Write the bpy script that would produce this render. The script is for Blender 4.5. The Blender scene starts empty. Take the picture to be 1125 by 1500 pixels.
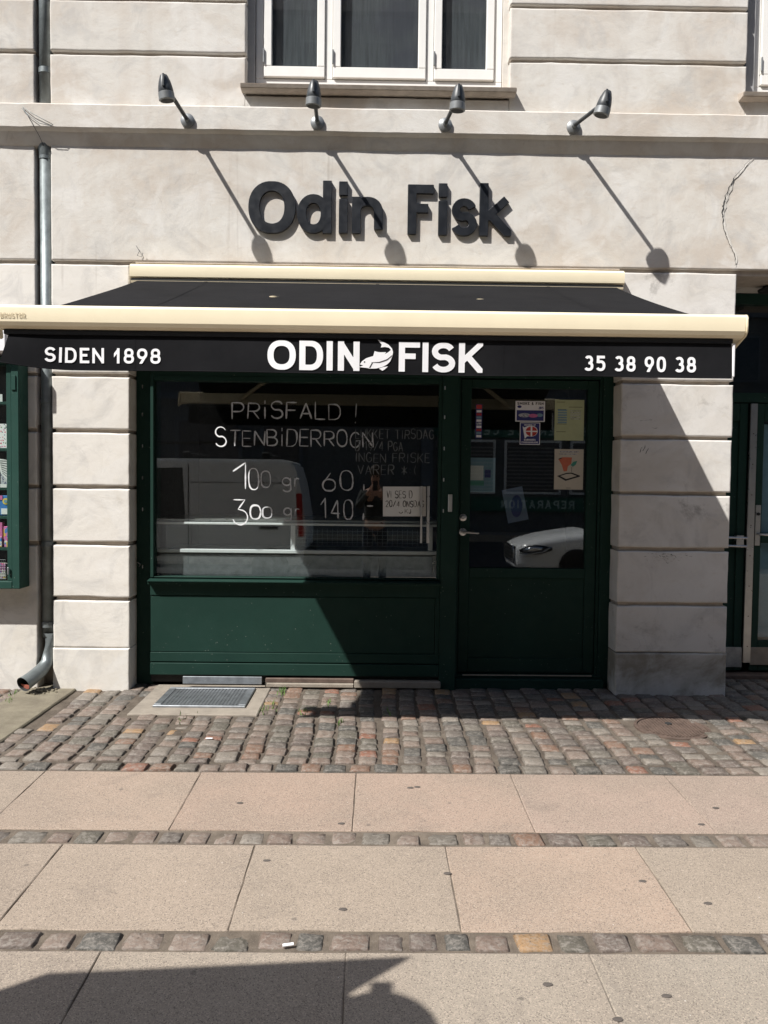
import bpy, bmesh, math, random
import numpy as np
from mathutils import Vector, Matrix, noise
random.seed(7)
PI = math.pi
sc = bpy.context.scene
COL = sc.collection

# ------------------------------------------------------------------ camera, sky, sun, exposure
def setup_camera():
    pitch, roll, yaw = math.radians(2.25), math.radians(.65), math.radians(.66)
    f = Vector((math.sin(yaw)*math.cos(pitch), math.cos(yaw)*math.cos(pitch), -math.sin(pitch)))
    rt = Vector((math.cos(yaw), -math.sin(yaw), 0)); up = rt.cross(f)
    c, s = math.cos(roll), math.sin(roll)
    r2 = c*rt + s*up; u2 = -s*rt + c*up
    cd = bpy.data.cameras.new('camera'); cam = bpy.data.objects.new('camera', cd); COL.objects.link(cam)
    m = Matrix((r2, u2, -f)).transposed().to_4x4(); m.translation = Vector((0, -5.54, 1.473))
    cam.matrix_world = m
    cd.sensor_fit = 'VERTICAL'; cd.sensor_height = 36; cd.lens = 36*1140/1500
    cd.clip_start = .05; cd.clip_end = 2000
    sc.camera = cam
setup_camera()
SUN = Vector((-1.17, -1.0, 1.83)).normalized()
w = bpy.data.worlds.new('World'); sc.world = w; w.use_nodes = True
wn = w.node_tree.nodes; wn.clear()
sky = wn.new('ShaderNodeTexSky'); sky.sky_type = 'NISHITA'; sky.sun_disc = False
sky.sun_elevation = math.asin(SUN.z); sky.sun_rotation = math.atan2(SUN.x, SUN.y)
sky.air_density = 1.0; sky.dust_density = 1.2; sky.ozone_density = 1.0
bg = wn.new('ShaderNodeBackground'); bg.inputs[1].default_value = .08
wo = wn.new('ShaderNodeOutputWorld')
w.node_tree.links.new(sky.outputs[0], bg.inputs[0]); w.node_tree.links.new(bg.outputs[0], wo.inputs[0])
sl = bpy.data.lights.new('sun', 'SUN'); sl.energy = 4.6; sl.angle = math.radians(.55); sl.color = (1, .965, .915)
so = bpy.data.objects.new('sun', sl); COL.objects.link(so)
so.rotation_euler = SUN.to_track_quat('Z', 'Y').to_euler(); so.location = (-8, -8, 14)
sc.view_settings.view_transform = 'Standard'; sc.view_settings.look = 'None'
sc.view_settings.gamma = 1; sc.view_settings.use_curve_mapping = False
sc.view_settings.exposure = .70
sc.render.engine = 'CYCLES'
sc.cycles.use_denoising = True
sc.cycles.max_bounces = 8; sc.cycles.transparent_max_bounces = 16
sc.cycles.caustics_reflective = False; sc.cycles.caustics_refractive = False

# ------------------------------------------------------------------ materials
class NT:
    def __init__(s, name):
        s.m = bpy.data.materials.new(name); s.m.use_nodes = True
        s.t = s.m.node_tree; s.n = s.t.nodes; s.n.clear()
        s.out = s.n.new('ShaderNodeOutputMaterial'); s.b = s.n.new('ShaderNodeBsdfPrincipled')
        s.l(s.b.outputs[0], s.out.inputs[0])
    def l(s, a, b): s.t.links.new(a, b)
    def pos(s, scale=(1, 1, 1), obj=False):
        mp = s.n.new('ShaderNodeMapping'); mp.inputs['Scale'].default_value = scale
        if obj: s.l(s.n.new('ShaderNodeTexCoord').outputs['Object'], mp.inputs[0])
        else: s.l(s.n.new('ShaderNodeNewGeometry').outputs['Position'], mp.inputs[0])
        return mp.outputs[0]
    def noise(s, vec, scale, detail=4, rough=.55, dist=0):
        n = s.n.new('ShaderNodeTexNoise'); s.l(vec, n.inputs['Vector'])
        n.inputs['Scale'].default_value = scale; n.inputs['Detail'].default_value = detail
        n.inputs['Roughness'].default_value = rough; n.inputs['Distortion'].default_value = dist
        return n.outputs[0]
    def voro(s, vec, scale, out='Color', feat='F1'):
        n = s.n.new('ShaderNodeTexVoronoi'); n.feature = feat; s.l(vec, n.inputs['Vector']); n.inputs['Scale'].default_value = scale
        return n.outputs[out]
    def ramp(s, fac, stops, interp='LINEAR'):
        r = s.n.new('ShaderNodeValToRGB'); r.color_ramp.interpolation = interp
        e = r.color_ramp.elements
        while len(e) < len(stops): e.new(.5)
        for i, (p, c) in enumerate(stops):
            e[i].position = p; e[i].color = (c, c, c, 1) if isinstance(c, (int, float)) else (*c, 1)
        s.l(fac, r.inputs[0]); return r.outputs[0]
    def mix(s, a, b, fac, mode='MIX'):
        m = s.n.new('ShaderNodeMix'); m.data_type = 'RGBA'; m.blend_type = mode
        for sock, v in ((m.inputs['A'] if 0 else m.inputs[6], a), (m.inputs[7], b), (m.inputs[0], fac)):
            if hasattr(v, 'links'): s.l(v, sock)
            elif isinstance(v, (int, float)): sock.default_value = v
            else: sock.default_value = (*v, 1)
        return m.outputs[2]
    def math(s, op, a, b=0.0):
        m = s.n.new('ShaderNodeMath'); m.operation = op
        for i, v in enumerate((a, b)):
            if hasattr(v, 'links'): s.l(v, m.inputs[i])
            else: m.inputs[i].default_value = v
        return m.outputs[0]
    def bump(s, h, strength=.5, dist=.01, prev=None):
        b = s.n.new('ShaderNodeBump'); b.inputs['Strength'].default_value = strength; b.inputs['Distance'].default_value = dist
        s.l(h, b.inputs['Height'])
        if prev: s.l(prev, b.inputs['Normal'])
        s.l(b.outputs[0], s.b.inputs['Normal']); return b.outputs[0]
    def col(s, c):
        if hasattr(c, 'links'): s.l(c, s.b.inputs['Base Color'])
        else: s.b.inputs['Base Color'].default_value = (*c, 1)
    def rough(s, r):
        if hasattr(r, 'links'): s.l(r, s.b.inputs['Roughness'])
        else: s.b.inputs['Roughness'].default_value = r
    def spec(s, v): s.b.inputs['Specular IOR Level'].default_value = v
    def metal(s, v=1): s.b.inputs['Metallic'].default_value = v

def simple(name, c, rough=.5, metal=0, spec=.5, var=.12, scale=8, bump=0, bscale=60):
    t = NT(name); p = t.pos()
    n = t.noise(p, scale, 5, .6)
    t.col(t.mix(tuple(x*(1-var) for x in c), tuple(min(1, x*(1+var)) for x in c), t.ramp(n, [(.3, 0), (.7, 1)])))
    t.rough(t.ramp(t.noise(p, scale*3, 3), [(.3, max(0, rough-.06)), (.7, min(1, rough+.08))])); t.metal(metal); t.spec(spec)
    if bump: t.bump(t.noise(p, bscale, 4), bump, .003)
    return t.m

def plaster(name, light=(.60, .575, .53), warm=(.46, .39, .32), grey=(.41, .40, .385), amt=.62, spots=.0, streak=.3):
    t = NT(name); p = t.pos()
    oi = t.n.new('ShaderNodeObjectInfo')
    a = t.noise(t.pos((1, 1, 1.5)), 1.15, 8, .66, .5)
    c = t.mix(light, warm, t.math('MULTIPLY', t.ramp(a, [(.45, 0), (.6, 1)]), amt))
    b = t.noise(p, 3.4, 7, .68, 1.2)
    c = t.mix(c, grey, t.math('MULTIPLY', t.ramp(b, [(.5, 0), (.66, 1)]), .5))
    hl = t.noise(p, 2.1, 6, .6, .8)
    c = t.mix(c, (.68, .665, .635), t.math('MULTIPLY', t.ramp(hl, [(.52, 0), (.62, 1)]), .55))
    fl = t.noise(t.pos((1, 1, 2.2)), 9, 8, .75, .4)
    c = t.mix(c, warm, t.math('MULTIPLY', t.ramp(fl, [(.56, 0), (.66, 1)]), .38))
    wv_ = t.n.new('ShaderNodeVectorMath'); wv_.operation = 'ADD'; wn_ = t.n.new('ShaderNodeTexNoise'); t.l(p, wn_.inputs['Vector']); wn_.inputs['Scale'].default_value = 7; wn_.inputs['Detail'].default_value = 6
    t.l(p, wv_.inputs[0]); ws_ = t.n.new('ShaderNodeVectorMath'); ws_.operation = 'SCALE'; ws_.inputs['Scale'].default_value = .16; t.l(wn_.outputs['Color'], ws_.inputs[0]); t.l(ws_.outputs[0], wv_.inputs[1])
    hc = t.voro(wv_.outputs[0], 1.5, 'Distance', 'DISTANCE_TO_EDGE')
    c = t.mix(c, (.17, .145, .12), t.math('MULTIPLY', t.ramp(hc, [(.0, 1), (.0045, 0)]), t.math('MULTIPLY', t.ramp(t.noise(p, 1.1, 2), [(.52, 0), (.58, 1)]), .16)))
    dr = t.noise(t.pos((16, 16, .45)), 1.0, 4, .6)
    c = t.mix(c, (.30, .26, .215), t.math('MULTIPLY', t.ramp(dr, [(.62, 0), (.72, 1)]), t.math('MULTIPLY', t.ramp(t.noise(p, 1.3, 3), [(.48, 0), (.6, 1)]), .45)))
    # vertical wash marks
    v = t.noise(t.pos((7, 7, .8)), 1.0, 5, .6, .2)
    c = t.mix(c, warm, t.math('MULTIPLY', t.ramp(v, [(.52, 0), (.75, 1)]), streak))
    # per block tone
    c = t.mix(c, (.93, .9, .87), t.math('MULTIPLY', oi.outputs['Random'], .09))
    # small pits and specks
    k = t.voro(p, 26, 'Distance')
    c = t.mix(c, (.16, .14, .12), t.math('MULTIPLY', t.ramp(k, [(.0, 1), (.07, 0)]), t.math('MULTIPLY', t.ramp(t.noise(p, 5, 2), [(.56, 0), (.62, 1)]), .55)))
    if spots:
        s = t.noise(p, 4.2, 9, .75, .3); s2 = t.noise(p, 1.3, 3)
        c = t.mix(c, (.13, .115, .10), t.math('MULTIPLY', t.ramp(s, [(.55, 0), (.66, 1)]), t.math('MULTIPLY', t.ramp(s2, [(.45, 0), (.6, 1)]), spots)))
    t.col(c); t.rough(.88); t.spec(.25)
    n1 = t.bump(t.noise(p, 4.5, 7, .62, .35), .26, .022)
    t.bump(t.noise(p, 110, 4, .75), .34, .0025, n1)
    return t.m

def paint(name, c, rough=.42, chips=.6, fade=.35):
    t = NT(name); p = t.pos()
    n = t.noise(p, 3, 6, .65)
    col = t.mix(c, tuple(x*1.55+.002 for x in c), t.math('MULTIPLY', t.ramp(n, [(.4, 0), (.7, 1)]), fade))
    ch = t.noise(t.pos((12, 12, 30)), 1.6, 8, .8)
    g = t.noise(p, 1.9, 3)
    m = t.math('MULTIPLY', t.ramp(ch, [(.66, 0), (.69, 1)]), t.ramp(g, [(.5, 0), (.58, 1)]))
    col = t.mix(col, (.34, .34, .31), t.math('MULTIPLY', m, chips))
    sp = t.voro(p, 34, 'Distance')
    col = t.mix(col, (.4, .42, .38), t.math('MULTIPLY', t.ramp(sp, [(0, 1), (.13, 0)]), t.math('MULTIPLY', t.ramp(t.noise(p, 7, 2), [(.54, 0), (.6, 1)]), .6)))
    t.col(col); t.rough(t.ramp(t.noise(p, 14, 5), [(.3, rough), (.7, rough+.2)])); t.spec(.14)
    n1 = t.bump(t.noise(t.pos((3, 3, 40)), 6, 5, .6), .10, .002)
    return t.m

def emission_free_glass(name, tint=(.93, .96, .95), dirt=.005, refl=1.6):
    t = NT(name); t.n.remove(t.b)
    tr = t.n.new('ShaderNodeBsdfTransparent'); tr.inputs[0].default_value = (*tint, 1)
    gl = t.n.new('ShaderNodeBsdfGlossy'); gl.inputs['Roughness'].default_value = .0
    df = t.n.new('ShaderNodeBsdfDiffuse'); df.inputs[0].default_value = (.5, .5, .5, 1)
    ge = t.n.new('ShaderNodeNewGeometry'); dt = t.n.new('ShaderNodeVectorMath'); dt.operation = 'DOT_PRODUCT'
    t.l(ge.outputs['Incoming'], dt.inputs[0]); t.l(ge.outputs['Normal'], dt.inputs[1])
    sch = t.math('POWER', t.math('SUBTRACT', 1.0, t.math('ABSOLUTE', dt.outputs['Value'])), 5.0)
    f2 = t.math('MINIMUM', t.math('ADD', t.math('MULTIPLY', sch, .9), .046*refl), 1.0)
    m1 = t.n.new('ShaderNodeMixShader'); t.l(f2, m1.inputs[0]); t.l(tr.outputs[0], m1.inputs[1]); t.l(gl.outputs[0], m1.inputs[2])
    m2 = t.n.new('ShaderNodeMixShader'); p = t.pos((1, 1, .35))
    d = t.math('MULTIPLY', t.ramp(t.noise(p, 3.5, 6, .7), [(.35, .25), (.75, 1)]), dirt)
    t.l(d, m2.inputs[0]); t.l(m1.outputs[0], m2.inputs[1]); t.l(df.outputs[0], m2.inputs[2])
    t.l(m2.outputs[0], t.out.inputs[0]); return t.m

def sett_material(name):
    t = NT(name); p = t.pos(); g = t.n.new('ShaderNodeNewGeometry'); oi = t.n.new('ShaderNodeObjectInfo')
    r = t.math('FRACT', t.math('ADD', g.outputs['Random Per Island'], oi.outputs['Random']))
    base = t.ramp(r, [(0, (.120, .102, .088)), (.12, (.165, .122, .098)), (.25, (.078, .074, .066)), (.36, (.185, .142, .115)),
                      (.5, (.125, .098, .083)), (.62, (.10, .09, .072)), (.7, (.19, .165, .138)), (.8, (.175, .105, .072)),
                      (.86, (.14, .124, .103)), (.95, (.205, .095, .062)), (.98, (.28, .175, .09))], 'CONSTANT')
    n = t.noise(p, 38, 8, .75, .8)
    c = t.mix(base, (.27, .245, .215), t.math('MULTIPLY', t.ramp(n, [(.47, 0), (.6, 1)]), .6))
    n2 = t.noise(p, 85, 5, .8)
    c = t.mix(c, (.03, .026, .022), t.math('MULTIPLY', t.ramp(n2, [(.53, 0), (.66, 1)]), .7))
    n3 = t.noise(p, 120, 3, .8)
    c = t.mix(c, (.34, .31, .27), t.math('MULTIPLY', t.ramp(n3, [(.6, 0), (.7, 1)]), .6))
    t.col(c); t.rough(.62); t.spec(.4)
    n1 = t.bump(t.noise(p, 30, 6, .7, .5), .9, .008)
    t.bump(t.noise(p, 210, 3, .7), .35, .002, n1)
    return t.m

def slab_material(name):
    t = NT(name); p = t.pos(); oi = t.n.new('ShaderNodeObjectInfo')
    c = oi.outputs['Color']
    big = t.noise(p, 1.6, 5, .6)
    c = t.mix(c, (.215, .178, .143), t.math('MULTIPLY', t.ramp(big, [(.42, 0), (.62, 1)]), .45))
    v = t.voro(p, 300, 'Color'); sep = t.n.new('ShaderNodeSeparateColor'); t.l(v, sep.inputs[0])
    c = t.mix(c, (.44, .37, .30), t.math('MULTIPLY', t.ramp(sep.outputs[0], [(.7, 0), (.95, 1)]), .6))
    c = t.mix(c, (.06, .05, .045), t.math('MULTIPLY', t.ramp(sep.outputs[1], [(.78, 0), (1, 1)]), .7))
    f = t.noise(p, 260, 5, .85)
    c = t.mix(c, (.42, .36, .30), t.math('MULTIPLY', t.ramp(f, [(.55, 0), (.75, 1)]), .45))
    gr = t.noise(p, 5.5, 8, .72, .6)
    c = t.mix(c, (.12, .103, .09), t.math('MULTIPLY', t.ramp(gr, [(.56, 0), (.7, 1)]), .28))
    co = t.noise(p, 60, 4, .8)
    c = t.mix(c, (.16, .135, .115), t.math('MULTIPLY', t.ramp(co, [(.58, 0), (.68, 1)]), .2))
    st = t.voro(p, 7, 'Distance'); sn = t.noise(p, 2.3, 2)
    c = t.mix(c, (.07, .062, .058), t.math('MULTIPLY', t.ramp(st, [(.05, 1), (.09, 0)]), t.math('MULTIPLY', t.ramp(sn, [(.5, 0), (.56, 1)]), .55)))
    wv = t.voro(p, 19, 'Distance'); w2 = t.noise(p, 3.7, 2)
    c = t.mix(c, (.6, .57, .52), t.math('MULTIPLY', t.ramp(wv, [(.035, 1), (.06, 0)]), t.math('MULTIPLY', t.ramp(w2, [(.52, 0), (.58, 1)]), .7)))
    t.col(c); t.rough(.85); t.spec(.3)
    n1 = t.bump(t.noise(p, 14, 5, .6), .3, .006)
    t.bump(t.noise(p, 330, 3, .8), .5, .002, n1)
    return t.m

def ground_material(name, a=(.16, .14, .115), b=(.07, .06, .05)):
    t = NT(name); p = t.pos()
    n = t.noise(p, 9, 8, .7); f = t.voro(p, 160, 'Distance')
    c = t.mix(b, a, t.ramp(n, [(.35, 0), (.65, 1)]))
    c = t.mix(c, (.27, .24, .2), t.math('MULTIPLY', t.ramp(f, [(.1, 1), (.35, 0)]), .4))
    t.col(c); t.rough(.95); t.spec(.2)
    t.bump(t.noise(p, 120, 5, .8), 1.0, .006)
    return t.m

M = {}
M['plaster'] = plaster('pale plaster')
M['plaster_low'] = plaster('plaster of the piers', light=(.67, .645, .60), warm=(.57, .53, .46), amt=.45, streak=.12)
M['plaster_right'] = plaster('scuffed plaster', light=(.62, .60, .57), warm=(.53, .485, .42), amt=.5, spots=.5, streak=.1)
M['cement'] = plaster('grey stained cement', light=(.50, .475, .435), warm=(.27, .245, .20), grey=(.52, .50, .47), amt=1, streak=.5)
M['joint'] = simple('plaster joint', (.42, .365, .31), .9, var=.15, scale=14, bump=.4)
M['green'] = paint('dark green gloss paint', (.0115, .034, .0265), fade=.3, rough=.48)
M['green_cab'] = paint('cabinet green paint', (.02, .056, .045), chips=.8)
M['white_paint'] = simple('white window paint', (.78, .77, .74), .4, var=.03)
M['blue_grey'] = simple('weathered grey reveal', (.34, .34, .34), .7, var=.1)  # shade of the left reveal put into a darker grey
M['cream'] = simple('cream lacquered aluminium', (.80, .71, .52), .34, var=.035, scale=4)
M['cream_dirty'] = simple('dusty cream aluminium', (.56, .48, .33), .5, var=.1, scale=9)
M['lamp'] = simple('dark grey lamp metal', (.045, .05, .055), .42, var=.2)
M['lamp_grey'] = simple('grey lamp metal', (.22, .23, .235), .45, .4, var=.15)
M['sign'] = simple('charcoal sign letter', (.011, .013, .017), .38, var=.25)
M['zinc'] = simple('zinc pipe', (.19, .215, .22), .48, .55, var=.25, scale=10, bump=.1)
M['steel'] = simple('brushed steel', (.48, .48, .47), .32, .9, var=.1)
M['galv'] = simple('galvanised grate', (.30, .32, .34), .42, .75, var=.2, scale=20)
M['iron'] = simple('rusty cast iron', (.12, .085, .068), .7, .2, var=.3, scale=18, bump=.4)
M['black'] = simple('black rubber', (.008, .008, .008), .6, var=.1)
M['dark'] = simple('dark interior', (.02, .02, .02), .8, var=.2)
M['red_inside'] = simple('red oxide primer', (.42, .13, .09), .8)
M['chalk'] = simple('white glass marker', (.74, .76, .78), .8, var=.15, scale=60)  # brighter copy of the marker, sunlight put into the colour
M['chalk_dim'] = simple('thin grey glass marker', (.50, .52, .54), .8, var=.25, scale=60)  # same marker with the awning's shade put into the colour
M['chalk_faint'] = simple('wiped glass marker', (.12, .13, .13), .8, var=.3, scale=60)
M['print_white'] = simple('white print', (.80, .80, .82), .6, var=.03, scale=30)
M['ink'] = simple('black ink', (.02, .02, .022), .7)
M['paper'] = simple('white paper', (.66, .67, .66), .7, var=.05)
M['paper_green'] = simple('yellow green paper', (.42, .46, .27), .7, var=.08)
M['paper_cream'] = simple('cream card', (.50, .46, .38), .7, var=.05)
M['navy'] = simple('navy print', (.025, .03, .16), .6, var=.1)
M['red'] = simple('red print', (.45, .035, .03), .55, var=.1)
M['salmon'] = simple('salmon print', (.5, .13, .07), .6, var=.15)
M['teal'] = simple('teal print', (.05, .24, .18), .6)
M['lightblue'] = simple('light blue print', (.16, .28, .36), .6)
M['brochure_blue'] = simple('grey blue print', (.13, .17, .27), .6)
M['pink'] = simple('pink print', (.52, .13, .30), .6, var=.2, scale=40)
M['yellow'] = simple('yellow print', (.65, .50, .06), .6)
M['blue'] = simple('blue print', (.03, .16, .45), .6)
M['stone_dust'] = ground_material('joint sand', (.15, .125, .10), (.075, .06, .048))
M['slab_dust'] = ground_material('sandy slab joints', (.20, .165, .13), (.10, .082, .066))
M['gum'] = simple('old chewing gum', (.085, .072, .063), .8)
M['concrete'] = ground_material('worn concrete', (.34, .30, .25), (.25, .22, .185))
M['gutterstone'] = ground_material('worn gutter stone', (.24, .215, .16), (.16, .14, .105))
M['asphalt'] = simple('asphalt', (.05, .05, .052), .85, var=.25, scale=30, bump=.6)
M['sett'] = sett_material('granite setts')
M['slab'] = slab_material('granite concrete slabs')
M['grass'] = simple('weeds', (.09, .17, .03), .7, var=.3)
M['glass'] = emission_free_glass('window glass')
M['glass_up'] = emission_free_glass('upper window glass', tint=(.92, .93, .94), dirt=.03, refl=.8)
M['glass_cab'] = emission_free_glass('cabinet glass', refl=.35, dirt=.01)
M['van'] = simple('light grey van paint', (.80, .82, .84), .3, var=.04)
M['car'] = simple('white car paint', (.86, .88, .9), .16, var=.02)
M['car_glass'] = simple('dark car glass', (.01, .012, .014), .05, var=.05)
M['chrome'] = simple('chrome', (.7, .72, .74), .12, 1, var=.05)
M['tail'] = simple('red tail lamp', (.4, .01, .01), .2)
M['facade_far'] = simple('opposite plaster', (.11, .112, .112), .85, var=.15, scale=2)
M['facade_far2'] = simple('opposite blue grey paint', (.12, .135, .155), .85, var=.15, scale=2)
M['far_green'] = simple('green shop band', (.015, .11, .07), .6)
M['far_dark'] = simple('far window dark', (.012, .016, .03), .1)
M['far_letter'] = simple('pale shop lettering', (.5, .6, .52), .7)
M['blind'] = simple('window blind', (.2, .2, .195), .7)
M['canvas'] = simple('grey canvas', (.03, .03, .03), .9)  # plain dark grey of the added shadow board
M['floor'] = simple('shop floor', (.09, .085, .08), .5)

def fabric():
    t = NT('dark awning cloth'); p = t.pos()
    c = t.mix((.0085, .0087, .010), (.0145, .0147, .0165), t.ramp(t.noise(p, 2.2, 5, .7), [(.35, 0), (.7, 1)]))
    sp = t.voro(p, 9, 'Distance'); g = t.noise(p, 2.6, 3)
    c = t.mix(c, (.14, .14, .14), t.math('MULTIPLY', t.ramp(sp, [(.0, 1), (.022, 0)]), t.math('MULTIPLY', t.ramp(g, [(.54, 0), (.6, 1)]), .5)))
    d = t.noise(t.pos((2, 1.2, 5)), 4, 7, .8, 1.0)
    c = t.mix(c, (.08, .08, .08), t.math('MULTIPLY', t.ramp(d, [(.62, 0), (.8, 1)]), .3))
    t.col(c); t.rough(.9); t.spec(.08)
    t.bump(t.noise(p, 500, 2), .25, .001, t.bump(t.noise(t.pos((1, 1, .5)), 5, 4), .25, .01))
    return t.m
M['fabric'] = fabric()
def net():
    t = NT('grey net curtain'); p = t.pos((55, 55, 3))
    c = t.mix((.034, .043, .046), (.078, .092, .096), t.ramp(t.noise(p, 1.0, 6, .7), [(.35, 0), (.7, 1)]))
    c = t.mix(c, (.028, .032, .048), t.math('MULTIPLY', t.ramp(t.noise(t.pos(), 2.0, 3), [(.45, 0), (.6, 1)]), .6))
    t.col(c); t.rough(.9); return t.m
M['net'] = net()
def floral():
    t = NT('flower print card'); p = t.pos()
    v = t.voro(p, 75, 'Distance'); vc = t.voro(p, 75, 'Color')
    sp = t.n.new('ShaderNodeSeparateColor'); t.l(vc, sp.inputs[0])
    k = t.ramp(sp.outputs[0], [(0, (.6, .05, .12)), (.3, (.1, .2, .08)), (.6, (.55, .12, .3)), (.8, (.12, .12, .2))], 'CONSTANT')
    t.col(t.mix(k, (.74, .74, .74), t.ramp(v, [(.32, 0), (.4, 1)]))); t.rough(.6); return t.m
M['floral'] = floral()
def mosaic(name, cols, scale):
    t = NT(name); vc = t.voro(t.pos(), scale, 'Color'); sp = t.n.new('ShaderNodeSeparateColor'); t.l(vc, sp.inputs[0])
    t.col(t.ramp(sp.outputs[0], [(i/len(cols), c) for i, c in enumerate(cols)], 'CONSTANT')); t.rough(.5); return t.m
M['packs'] = mosaic('printed packs', [(.6, .1, .3), (.08, .2, .5), (.7, .65, .6), (.6, .4, .08), (.5, .2, .4)], 45)
M['smallprint'] = mosaic('tiny print', [(.45, .47, .5), (.12, .13, .2), (.5, .5, .5), (.3, .32, .38)], 140)

# ------------------------------------------------------------------ object helpers
def name_of(o, name):
    o.name = name
def link(name, me, mat=None, parent=None):
    o = bpy.data.objects.new(name, me)
    if mat is not None and me is not None and hasattr(me, 'materials') and len(me.materials) == 0:
        for m in (mat if isinstance(mat, (list, tuple)) else [mat]): me.materials.append(M[m] if isinstance(m, str) else m)
    COL.objects.link(o)
    if parent: o.parent = parent; o.matrix_parent_inverse = parent.matrix_world.inverted() if 0 else Matrix.Translation(-Vector(parent.location)) if parent.parent is None else Matrix.Identity(4)
    return o
def tag(o, label=None, cat=None, group=None, kind=None):
    if label: o['label'] = label
    if cat: o['category'] = cat
    if group: o['group'] = group
    if kind: o['kind'] = kind
    return o
def empty(name, loc=(0, 0, 0), label=None, cat=None, group=None, kind=None):
    o = bpy.data.objects.new(name, None); o.location = loc; o.empty_display_size = .1; COL.objects.link(o)
    return tag(o, label, cat, group, kind)

class MB:
    """collects shapes given in world coordinates, links them as one mesh"""
    def __init__(s): s.bm = bmesh.new()
    def box(s, x0, x1, y0, y1, z0, z1, bev=0, seg=1):
        vs = [s.bm.verts.new(c) for c in ((x0, y0, z0), (x1, y0, z0), (x1, y1, z0), (x0, y1, z0), (x0, y0, z1), (x1, y0, z1), (x1, y1, z1), (x0, y1, z1))]
        fs = [s.bm.faces.new([vs[i] for i in f]) for f in ((3, 2, 1, 0), (4, 5, 6, 7), (0, 1, 5, 4), (1, 2, 6, 5), (2, 3, 7, 6), (3, 0, 4, 7))]
        if bev:
            es = {e for f in fs for e in f.edges}
            bmesh.ops.bevel(s.bm, geom=list(es), offset=bev, segments=seg, affect='EDGES', profile=.5)
        return s
    def prism(s, pts, axis, a, b, bev=0):
        """pts in the plane across axis ('x': (y,z), 'y': (x,z), 'z': (x,y)), extruded from a to b"""
        def P(u, v, t): return {'x': (t, u, v), 'y': (u, t, v), 'z': (u, v, t)}[axis]
        A = [s.bm.verts.new(P(u, v, a)) for u, v in pts]; B = [s.bm.verts.new(P(u, v, b)) for u, v in pts]
        n = len(pts); fs = [s.bm.faces.new(A), s.bm.faces.new(B[::-1])]
        for i in range(n): fs.append(s.bm.faces.new([A[i], B[i], B[(i+1) % n], A[(i+1) % n]]))
        bmesh.ops.recalc_face_normals(s.bm, faces=fs)
        if bev: bmesh.ops.bevel(s.bm, geom=list({e for f in fs for e in f.edges}), offset=bev, segments=2, affect='EDGES')
        return s
    def tube(s, path, r, n=10, cap=True, radii=None):
        path = [Vector(p) for p in path]; rings = []
        up = Vector((0, 0, 1))
        for i, p in enumerate(path):
            d = (path[min(i+1, len(path)-1)]-path[max(i-1, 0)]).normalized()
            a = d.cross(up)
            if a.length < .05: a = d.cross(Vector((1, 0, 0)))
            a.normalize(); b = d.cross(a)
            if rings and False: pass
            rr = radii[i] if radii else r
            rings.append([s.bm.verts.new(p+rr*(math.cos(2*PI*k/n)*a+math.sin(2*PI*k/n)*b)) for k in range(n)])
        for A, B in zip(rings, rings[1:]):
            for k in range(n): s.bm.faces.new([A[k], A[(k+1) % n], B[(k+1) % n], B[k]])
        if cap: s.bm.faces.new(rings[0][::-1]); s.bm.faces.new(rings[-1])
        return s
    def lathe(s, prof, c, ax=(0, 0, 1), n=20):
        """prof: (radius, height) pairs along ax from centre c"""
        ax = Vector(ax).normalized(); a = ax.orthogonal().normalized(); b = ax.cross(a); c = Vector(c); rings = []
        for r, h in prof:
            r = max(r, 1e-4)
            rings.append([s.bm.verts.new(c+ax*h+r*(math.cos(2*PI*k/n)*a+math.sin(2*PI*k/n)*b)) for k in range(n)])
        for A, B in zip(rings, rings[1:]):
            for k in range(n): s.bm.faces.new([A[k], A[(k+1) % n], B[(k+1) % n], B[k]])
        s.bm.faces.new(rings[0][::-1]); s.bm.faces.new(rings[-1]); return s
    def quad(s, *pts): s.bm.faces.new([s.bm.verts.new(p) for p in pts]); return s
    def build(s, name, mat, parent=None, smooth=False, auto=None):
        bmesh.ops.recalc_face_normals(s.bm, faces=s.bm.faces[:])
        me = bpy.data.meshes.new(name); s.bm.to_mesh(me); s.bm.free()
        if smooth or auto:
            for p in me.polygons: p.use_smooth = True
            if auto: me.set_sharp_from_angle(angle=math.radians(auto))
        return link(name, me, mat, parent)
def box(name, mat, parent, *a, **k):
    return MB().box(*a, **k).build(name, mat, parent)
def copy_tree(o, parent=None):
    c = o.copy(); COL.objects.link(c)
    if parent: c.parent = parent
    for ch in list(o.children): copy_tree(ch, c)
    return c

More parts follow.
